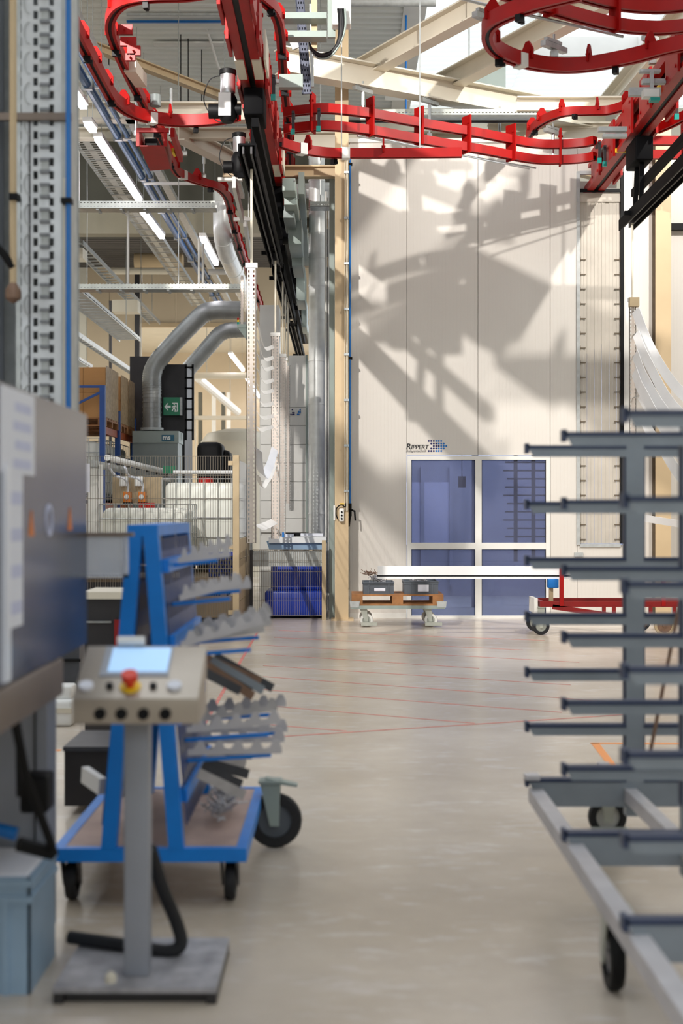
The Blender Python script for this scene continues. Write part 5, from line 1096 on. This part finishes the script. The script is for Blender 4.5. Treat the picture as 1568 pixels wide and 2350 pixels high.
part('tie_rod', MB().tube((1.275, 5.9, 0.45), (1.42, 5.95, 1.12), 0.008, 6), 'scrap_brown', rkk)
part('base_cap', MB().span((XL-0.01, 5.95, 0.357), (XL+0.05, 6.03, 0.375)), 'rack_light', rkk)
caster(rkk, XL+0.06, 4.38, 0.105, 0.045, 0.262, 'x', 'black', 'rack_light', off=0.03)
caster(rkk, XR-0.06, 4.38, 0.105, 0.045, 0.262, 'x', 'black', 'rack_light', off=0.03)
caster(rkk, 1.215, 6.5, 0.088, 0.05, 0.262, 'y', 'rubber', 'white_steel', off=0.0)
part('wheel_brake', MB().span((1.13, 6.42, 0.02), (1.30, 6.46, 0.05)), 'caster_zinc', rkk)
caster(rkk, XL+0.06, 2.8, 0.105, 0.045, 0.262, 'x', 'black', 'rack_light'); caster(rkk, XR-0.06, 2.8, 0.105, 0.045, 0.262, 'x', 'black', 'rack_light')

# ================================================================== LEFT FOREGROUND
# treatment machine with dark cover
MX = -0.895
mc = thing('treatment_machine', 'large machine with dark reflective cover, papers and stickers at the left edge', 'machine', (-1.5, 4.0, 0))
part('cover_panel', MB().span((MX-0.012, 2.6, 1.02), (MX, 5.0, 1.822)), 'machine_dark', mc)
part('cover_body', MB().span((-2.4, 2.6, 1.02), (MX-0.014, 4.98, 1.80)), 'machine_dark', mc)
part('lower_frame', MB().span((-2.4, 2.6, 0.895), (MX+0.004, 4.56, 1.015)), 'machine_frame', mc, bevel=0.01)
part('base_panel', MB().span((-2.4, 4.80, 0.05), (MX-0.10, 4.96, 0.89)), 'column_grey', mc)
part('support_leg', MB().span((-1.64, 2.76, 0.05), (-1.56, 2.84, 0.9)).span((-2.34, 2.76, 0.05), (-2.26, 2.84, 0.9)), 'column_grey', mc)
part('base_seam', MB().span((W(78,0,4.79).x, 4.79, 0.3), (W(81,0,4.79).x, 4.80, 0.89)), 'black', mc)
part('edge_light_strip', MB().span((MX, 3.74, 1.03), (MX+0.012, 3.80, 1.60)), 'hose_white', mc)
part('paper_sheet', MB().span((MX, 3.72, 1.585), (MX+0.004, 4.13, 1.815)), 'paper', mc)
for k in range(4): part('printed_block', MB().span((MX+0.004, 3.86+0.02*(k%2), 1.60+k*0.052), (MX+0.0045, 4.08, 1.625+k*0.052)), 'paper_lilac', mc)
part('paper_sheet', MB().span((MX, 3.83, 1.165), (MX+0.003, 3.98, 1.585)), 'paper', mc)
for k in range(4): part('printed_block', MB().span((MX+0.003, 3.84, 1.20+k*0.1), (MX+0.0035, 3.97, 1.235+k*0.1)), 'paper_lilac', mc)
for y, z_ in ((4.10, 1.445), (4.68, 1.455)): part('warning_sticker', MB().poly([(MX, y-0.03, z_-0.035), (MX, y+0.03, z_-0.035), (MX, y, z_+0.04)], (0.003,0,0)), 'orange', mc)
part('round_sticker', MB().lathe((MX+0.002, 4.345, 1.455), [(0.036,-0.002),(0.05,-0.002),(0.05,0.002),(0.036,0.002)], 18, 'x', True), 'paper_lilac', mc)
lv = part('lever', MB().path([(MX-0.02, 3.98, 0.90), (MX-0.005, 4.06, 0.72), (MX+0.03, 4.2, 0.52), (MX+0.035, 4.25, 0.46)], 0.014, 8), 'black', mc)
part('lever_foot', MB().path([(MX+0.035, 4.25, 0.46), (MX-0.06, 4.2, 0.50)], 0.022, 8), 'black', mc)
part('cable', MB().path([(MX-0.08, 4.28, 0.90), (MX-0.08, 4.3, 0.62)], 0.009, 6), 'black', mc)
part('socket_box', MB().span((MX-0.13, 4.52, 0.52), (MX-0.04, 4.64, 0.64)), 'black', mc, bevel=0.012)
for p in ((-1.2, 4.88), (-1.6, 2.8), (-2.3, 4.88), (-2.3, 2.8)): part('foot', MB().tube((p[0],p[1],0), (p[0],p[1],0.06), 0.04, 10), 'black', mc)
# perforated column with cable chain at the upper left
PCY = 6.6
pc = thing('cable_riser', 'tall perforated galvanised cable riser at the upper left edge', 'cable riser', W(100,1000,PCY))
zt_, zb_ = 4.2, 1.72
X0, X1 = W(42,0,PCY).x, W(166,0,PCY).x
part('back_plate', MB().span((X0-0.5, PCY+0.16, zb_), (X1+0.0, PCY+0.17, zt_)), 'galv_flat', pc)
part('perforated_face', MB().span((X0, PCY, zb_), (X1-0.05, PCY+0.004, zt_)), 'perf_column', pc)
part('edge_flange', MB().span((X1-0.05, PCY-0.006, zb_), (X1-0.005, PCY+0.16, zt_)), 'galv_flat', pc); part('edge_flange', MB().span((X0-0.01, PCY-0.004, zb_), (X0+0.012, PCY+0.16, zt_)), 'galv', pc)
sl_ = MB().box((0,0,0), (0.044, 0.02, 0.014)).mesh('chain_link', 'chain_grey')
bk = MB().box((0,0,0), (0.034, 0.012, 0.04)).mesh('chain_cover', 'galv_flat')
for k in range(24):
    inst('chain_link', sl_, pc, ((X0+X1)/2, PCY-0.008, 1.55+k*0.116)); inst('chain_link', sl_, pc, ((X0+X1)/2, PCY-0.008, 1.605+k*0.116)); inst('chain_cover', bk, pc, ((X0+X1)/2, PCY-0.006, 1.577+k*0.116))
lk = MB().path([(0.045*math.sin(a_*0.35)*-0.6, 0, 0.05*math.cos(a_*0.35)) for a_ in range(10)], 0.003, 5).mesh('loop_clip', 'galv')
for k in range(18): inst('loop_clip', lk, pc, (X0+0.055, PCY-0.012, 1.6+k*0.14))
part('slot_row', MB().span((W(66,0,PCY).x, PCY-0.003, 1.2), (W(70,0,PCY).x, PCY-0.001, 3.3)), 'dark_steel', pc)
part('cross_bar', MB().span((X0-0.5, PCY-0.03, W(0,279,PCY).z), (X1, PCY-0.005, W(0,262,PCY).z)), 'machine_frame', pc)
part('foot_arm', MB().span((X0+0.05, 5.0, 1.72), (X0+0.11, PCY+0.1, 1.76)), 'galv_flat', pc)
part('side_post', MB().span((X0-0.34, PCY-0.02, 0), (X0-0.09, PCY+0.1, zt_)), 'column_grey', pc)
sv = thing('steam_pipe', 'beige upright pipe between grey post and perforated riser', 'pipe', (W(30,0,6.4).x, 6.4, 2.0))
part('pipe', MB().tube((W(30,0,6.4).x, 6.4, 2.5), (W(30,0,6.4).x, 6.4, 4.2), 0.016, 10), 'cream_dark', sv)
part('pipe_clamp', MB().span((W(24,0,6.4).x, 6.37, 2.88), (W(44,0,6.4).x, 6.43, 2.91)), 'black', sv); part('valve', MB().lathe((W(30,0,6.4).x, 6.4, 2.42), [(0.01,0),(0.035,0.02),(0.035,0.06),(0.016,0.09)], 12), 'scrap_brown', sv)
part('elbow', MB().path([(W(30,0,6.4).x, 6.4, 2.58), (W(10,0,6.4).x, 6.38, 2.64), (W(-30,0,6.4).x, 6.38, 2.72)], 0.018, 8), 'black', sv)
bp_ = thing('air_pipe', 'bright blue upright air pipe beside the perforated riser', 'pipe', (W(157,0,6.45).x, 6.45, 1.0))
part('pipe', MB().tube((W(157,0,6.45).x, 6.45, 1.75), (W(157,0,6.45).x, 6.45, 4.2), 0.0125, 12), 'pipe_blue', bp_); part('pipe_clamp', MB().span((W(142,0,6.45).x, 6.42, W(0,468,6.45).z), (W(166,0,6.45).x, 6.48, W(0,456,6.45).z)), 'black', bp_)
part('pipe_guard', MB().span((W(143,0,6.45).x, 6.47, 1.75), (W(151,0,6.45).x, 6.49, 3.0)), 'cream', bp_)
# clear acrylic document holder
ah = thing('document_holder', 'clear acrylic document holder clipped beside the blue cart', 'holder', W(230,1325,5.03))
a, b = W(171,1326,5.03), W(291,1226,5.03)
part('front_sheet', MB().span((a.x, 5.03, a.z), (b.x, 5.034, b.z)), 'acrylic', ah); part('back_sheet', MB().span((a.x, 5.07, a.z), (b.x, 5.074, b.z)), 'acrylic', ah)
part('side_edge', MB().span((a.x, 5.03, a.z), (a.x+0.014, 5.074, b.z)).span((b.x-0.014, 5.03, a.z), (b.x, 5.074, b.z)).span((a.x, 5.03, a.z), (b.x, 5.074, a.z+0.012)), 'hose_white', ah)
part('top_clip', MB().span((a.x-0.002, 5.025, b.z-0.008), (b.x+0.02, 5.08, b.z+0.006)), 'machine_frame', ah); part('mount_arm', MB().span((a.x-0.04, 4.981, b.z-0.03), (a.x-0.001, 5.06, b.z-0.01)), 'machine_frame', ah)
# blue-grey crate at the corner
cg = crate('lidded_crate', 'blue-grey plastic crate with dusty top in the lower left corner', -1.42, -0.955, 4.36, 4.74, 0.0, 0.36, 'crate_blue_grey')
part('dusty_load', MB().span((-1.41, 4.37, 0.3), (-0.965, 4.73, 0.366)), 'paper', cg, bevel=0.01)
part('blue_hose_end', MB().tube(W(-10,1902,4.5), W(38,1914,4.5), 0.022, 12), 'pipe_blue', mc)
# control stand
SX, SY = W(317,0,4.42).x, 4.42
cs = thing('control_stand', 'grey control stand with touch screen and red emergency stop on a column', 'control stand', (SX, SY, 0))
bp0 = MB()
part('base_plate', MB().span((W(122,0,4.28).x, 4.27, 0.035), (W(497,0,4.28).x, 4.78, 0.05)), 'worn_plate', cs)
part('base_skirt', MB().span((W(122,0,4.28).x, 4.275, 0.0), (W(145,0,4.28).x, 4.77, 0.035)).span((W(474,0,4.28).x, 4.275, 0.0), (W(497,0,4.28).x, 4.77, 0.035)).span((W(145,0,4.28).x, 4.30, 0.0), (W(474,0,4.28).x, 4.75, 0.034)), 'dark_steel', cs)
part('column', MB().span((SX-0.038, SY-0.04, 0.05), (SX+0.038, SY+0.04, 0.88)), 'column_grey', cs, bevel=0.004)
part('bolt', MB().lathe((SX-0.07, 4.33, 0.05), [(0.018,0),(0.018,0.02),(0.008,0.03)], 8), 'cream', cs)
part('cable_hose', MB().path(smooth_path([(SX+0.03, SY+0.06, 0.42), (SX+0.06, SY+0.12, 0.28), (SX+0.10, SY+0.16, 0.16), (SX+0.115, SY+0.16, 0.09), (SX+0.07, SY+0.16, 0.065), (SX-0.05, SY+0.2, 0.07), (-0.90, 4.70, 0.075)], 6), 0.022, 10), 'rubber', cs)
# sloped desk: section in the y-z plane pulled along x
xa, xb = W(166,0,4.2).x, W(456,0,4.2).x
yf, yb_, z1_, z2_, z3_ = 4.2, 4.45, W(0,1662,4.2).z, W(0,1603,4.2).z, W(0,1482,4.45).z
ds = MB(); ds.poly([(xa, yf, z1_), (xa, yf, z2_), (xa, yb_, z3_), (xa, yb_, z1_)], (xb-xa, 0, 0))
dk = part('desk_housing', ds, 'stainless', cs, bevel=0.003)
slope = (V((0, yb_, z3_))-V((0, yf, z2_))).normalized(); nrm = slope.cross(V((1,0,0)))
nrm = nrm if nrm.z > 0 else -nrm
def desk(x, t_, up=0.0): p = V((0, yf, z2_)).lerp(V((0, yb_, z3_)), t_); return V((x, p.y, p.z))+nrm*up
def flat(x0, x1, t0, t1, th): return MB().poly([desk(x0,t0), desk(x1,t0), desk(x1,t1), desk(x0,t1)], nrm*th)
cxm = W(320,0,4.35).x
part('screen_bezel', flat(cxm-0.115, cxm+0.095, 0.40, 0.97, 0.004), 'column_grey', dk)
part('touch_screen', flat(cxm-0.092, cxm+0.088, 0.47, 0.93, 0.006), 'screen', dk)
def knob(x, t_, r, h, m, nm): return part(nm, MB().tube(desk(x,t_), desk(x,t_,h), r, 16), m, dk)
ec = W(305,0,4.3).x
knob(ec, 0.20, 0.032, 0.006, 'yellow', 'stop_ring'); knob(ec, 0.20, 0.012, 0.03, 'stop_red', 'stop_stem')
part('stop_button', MB().tube(desk(ec,0.2,0.028), desk(ec,0.2,0.05), 0.024, 16), 'stop_red', dk)
knob(W(205,0,4.3).x, 0.2, 0.022, 0.012, 'paper', 'white_button'); knob(W(405,0,4.3).x, 0.2, 0.022, 0.012, 'paper', 'white_button')
knob(W(258,0,4.3).x, 0.2, 0.011, 0.012, 'black', 'black_button'); knob(W(357,0,4.3).x, 0.2, 0.011, 0.012, 'black', 'black_button')
for x in (230, 279, 330, 380): part('cable_gland', MB().tube((W(x,0,4.2).x, 4.2, W(0,1638,4.2).z), (W(x,0,4.2).x, 4.185, W(0,1638,4.2).z), 0.017, 16), 'black', dk)
solo('cloth_roll', MB().tube(desk(W(278,0,4.5).x,0.99,0.02), desk(W(338,0,4.5).x,0.99,0.02), 0.014, 12), 'white_plastic', 'small white roll lying on the top edge of the control desk', 'roll')

# blue A-frame cart
BX0, BX1, BY0, BY1 = W(120,0,5.3).x, W(566,0,5.3).x, 5.3, 6.5
bc = thing('a_frame_cart', 'blue A-frame cart on casters carrying metal combs behind the control stand', 'cart', ((BX0+BX1)/2, 5.9, 0))
part('deck_edge', MB().span((BX0, BY0, 0.175), (BX1, BY0+0.04, 0.225)), 'cart_blue', bc); part('deck_edge', MB().span((BX0, BY1-0.04, 0.175), (BX1, BY1, 0.225)), 'cart_blue', bc)
part('deck_edge', MB().span((BX0, BY0+0.04, 0.175), (BX0+0.04, BY1-0.04, 0.225)), 'cart_blue', bc); part('deck_edge', MB().span((BX1-0.04, BY0+0.04, 0.175), (BX1, BY1-0.04, 0.225)), 'cart_blue', bc)
part('deck_board', MB().span((BX0+0.04, BY0+0.04, 0.2), (BX1-0.04, BY1-0.04, 0.222)), 'deck_wood', bc)
axl, axr = W(310,0,5.3).x, W(344,0,5.3).x; bl, br = W(248,0,5.3).x, W(404,0,5.3).x; zt2 = 1.42
for y in (BY0+0.03, BY1-0.12):
    part('frame_leg', MB().bar((bl, y, 0.22), (axl, y, zt2), 0.055, 0.06, up=(0,1,0)), 'cart_blue', bc); part('frame_leg', MB().bar((br, y, 0.22), (axr, y, zt2), 0.055, 0.06, up=(0,1,0)), 'cart_blue', bc)
part('ridge_beam', MB().span((axl-0.03, BY0, zt2-0.03), (axr+0.03, BY1-0.09, zt2+0.012)), 'cart_blue', bc)
perforated('peg_sheet', (10, 52, 112), 1, 0.09, 0.45, 2, 0.13, 0.5, 0.45, 0.0)
for sx, (xa_, xb_) in ((1, (axr+0.03, br+0.035)), (-1, (axl-0.03, bl-0.035))):
    part('peg_panel', MB().poly([(xa_, BY0+0.06, zt2-0.04), (xa_, BY1-0.14, zt2-0.04), (xb_, BY1-0.14, 0.3), (xb_, BY0+0.06, 0.3)], (-sx*0.004,0,0)), 'peg_sheet', bc)
for f in (0.12, 0.36, 0.6, 0.84):
    x = axr+0.04+(br-axr)*f; z_ = zt2-(zt2-0.22)*f
    part('cross_rail', MB().span((x-0.02, BY0+0.06, z_-0.025), (x+0.012, BY1-0.14, z_+0.025)), 'cart_blue', bc)
for x in (BX0+0.05, BX1-0.07):
    caster(bc, x, BY0+0.1, 0.075, 0.04, 0.175, 'x', 'rubber', 'dark_steel', 'dark_steel')
caster(bc, BX1+0.04, BY1-0.22, 0.12, 0.05, 0.30, 'y', 'rubber', 'crate_grey', 'green_grey', off=0.02); caster(bc, BX0+0.05, BY1-0.2, 0.075, 0.04, 0.175, 'x', 'rubber', 'dark_steel', 'dark_steel')
part('brake_pedal', MB().poly([(BX1+0.02, BY1-0.25, 0.29), (BX1+0.16, BY1-0.25, 0.27), (BX1+0.16, BY1-0.25, 0.28), (BX1+0.02, BY1-0.25, 0.31)], (0,0.06,0)), 'green_grey', bc)
# arms that carry the combs, then the combs (each a thing)
for z_, x0, L in ((1.28, axr+0.06, 0.17), (1.13, axr+0.08, 0.2), (0.93, axr+0.1, 0.26), (0.60, axr+0.13, 0.3), (0.52, axr+0.14, 0.3)):
    for y in (BY0+0.25, BY1-0.4): part('hook_arm', MB().bar((x0-0.03, y, z_-0.01), (x0+L, y, z_+0.012), 0.014, 0.014), 'cart_blue', bc)
def comb(label, c, L, h, teeth, m, ang, tilt):
    """flat bar with a saw-tooth upper edge"""
    pts = [(0,0)]; 
    for k in range(teeth): x = L*k/teeth; pts += [(x, h*0.4), (x+L/teeth*0.3, h*0.42), (x+L/teeth*0.62, h), (x+L/teeth*0.85, h*0.95)]
    pts += [(L, h*0.45), (L, 0)]; pts = pts[1:] if False else pts
    R = Matrix.Rotation(ang, 3, 'Z') @ Matrix.Rotation(tilt, 3, 'Y')
    mb = MB().poly([V(c)+R @ V((x, 0, z_)) for x, z_ in pts], R @ V((0, 0.004, 0)))
    return solo('steel_comb', mb, m, label, 'comb', 'saw-tooth steel combs on the blue cart')
cnt = 0
rows = [(1.285, 2, 0.20, 'top pair, above the clear gap', 'rack_light'), (1.14, 3, 0.24, 'second tier below the ridge', 'rack_light'), (0.965, 7, 0.33, 'crowded middle tier beside the control desk', 'scrap'), (0.636, 3, 0.36, 'lower tier above the deck', 'scrap'), (0.552, 3, 0.36, 'lowest tier above the deck', 'rack_light')]
for z_, n, L, place, m in rows:
    for k in range(n):
        y = BY0+0.12+k*(0.85/n)+random.uniform(-0.02, 0.02)
        comb('saw-tooth steel comb, %s, %s from the front' % (place, ORD[k]), (axr+0.09+0.05*(1.3-z_), y, z_), L, 0.055, 5, m if k % 3 else 'rack_light', random.uniform(0.0, 0.5)*(z_ > 0.56), random.uniform(-0.28, -0.05)*(1.0 if z_ > 0.56 else 0.1))
for k in range(6):
    y = BY0+0.13+k*0.09; x0 = axr+0.16+0.03*(k % 2); a = random.uniform(0.5, 0.9)
    solo('steel_lath', MB().bar((x0, y, 0.885), (x0+0.16+0.03*k*0.5, y+0.1, 0.885-0.16*a-0.02), 0.006, 0.036), ('scrap_dark','scrap_brown','scrap_dark','rack_blue_grey','scrap_brown','scrap_dark')[k], 'dark steel lath hanging slantwise under the crowded comb tier, %s from the front' % ORD[k], 'lath', 'laths on the blue cart')
for k in range(5):
    y = BY0+0.2+k*0.12
    solo('steel_lath', MB().bar((axr+0.16, y, 0.47), (BX1-0.03-0.02*(k % 2), y+0.12, 0.36+0.02*k), 0.006, 0.04), ('scrap','scrap_dark','scrap_dark','scrap','scrap_dark')[k], 'grey steel lath leaning over the deck end, %s from the front' % ORD[k], 'lath', 'laths on the blue cart')
scrap('wire_scrap', 'loose wire scrap lying on the deck of the blue cart', ((br+BX1)/2+0.005, 5.85, 0.25), 0.02, 0.18, 70, 'scrap', 0.06, (0.03,0.06), 0.9)
solo('white_board', MB().bar((BX0+0.04, 5.75, 0.42), (bl-0.075, 5.62, 0.395), 0.03, 0.065), 'white_plastic', 'white board end jutting out left of the blue A-frame', 'board')
# dark crates behind the cart
db = thing('dark_box', 'dark steel box standing on the floor behind the blue cart', 'box', W(220,1840,6.9))
part('box_body', MB().span(W(148,1850,6.95), W(262,1716,6.95)+V((0,0.5,0))), 'dark_steel', db); part('box_rim', MB().span(W(144,1724,6.93), W(264,1714,6.93)+V((0,0.52,0))), 'scrap_dark', db)
db2 = thing('hose_cabinet', 'dark appliance with pale lid behind the acrylic holder', 'cabinet', W(245,1480,8.2))
part('cabinet_body', MB().span((W(195,0,9).x, 9.0, 0.0), (W(290,0,9).x, 9.5, 0.93)), 'dark_steel', db2); part('cabinet_lid', MB().span((W(195,0,9).x-0.02, 8.98, 0.93), (W(290,0,9).x+0.02, 9.52, 0.975)), 'cream', db2)
part('red_panel', MB().span((W(262,0,8.97).x, 8.97, 0.55), (W(276,0,8.97).x, 9.0, 0.8)), 'red_dark', db2)
part('shelf_line', MB().span((W(198,0,8.98).x, 8.98, 0.78), (W(255,0,8.98).x, 9.0, 0.79)), 'galv', db2)
wc = thing('white_canister', 'white canister with faint print on the floor behind the machine frame', 'canister', G(140,1668))
part('canister_body', MB().span(W(104,1668,9.8), W(166,1606,9.8)+V((0,0.3,0))), 'white_plastic', wc, bevel=0.03); part('canister_neck', MB().span(W(116,1606,9.85), W(164,1574,9.85)+V((0,0.2,0))), 'white_plastic', wc, bevel=0.02)
part('print_band', MB().span(W(106,1637,9.79), W(164,1626,9.79)+V((0,0.012,0))), 'cream', wc)
dk2 = thing('dark_bin', 'small dark bin between machine frame and control desk', 'bin', W(160,1570,10.6))
part('bin_body', MB().span((W(136,0,10.6).x, 10.6, 0), (W(182,0,10.6).x, 10.9, W(0,1480,10.6).z)), 'scrap_dark', dk2); part('bin_lid', MB().span((W(134,0,10.58).x, 10.58, W(0,1518,10.6).z), (W(184,0,10.58).x, 10.6, W(0,1512,10.6).z)), 'black', dk2)
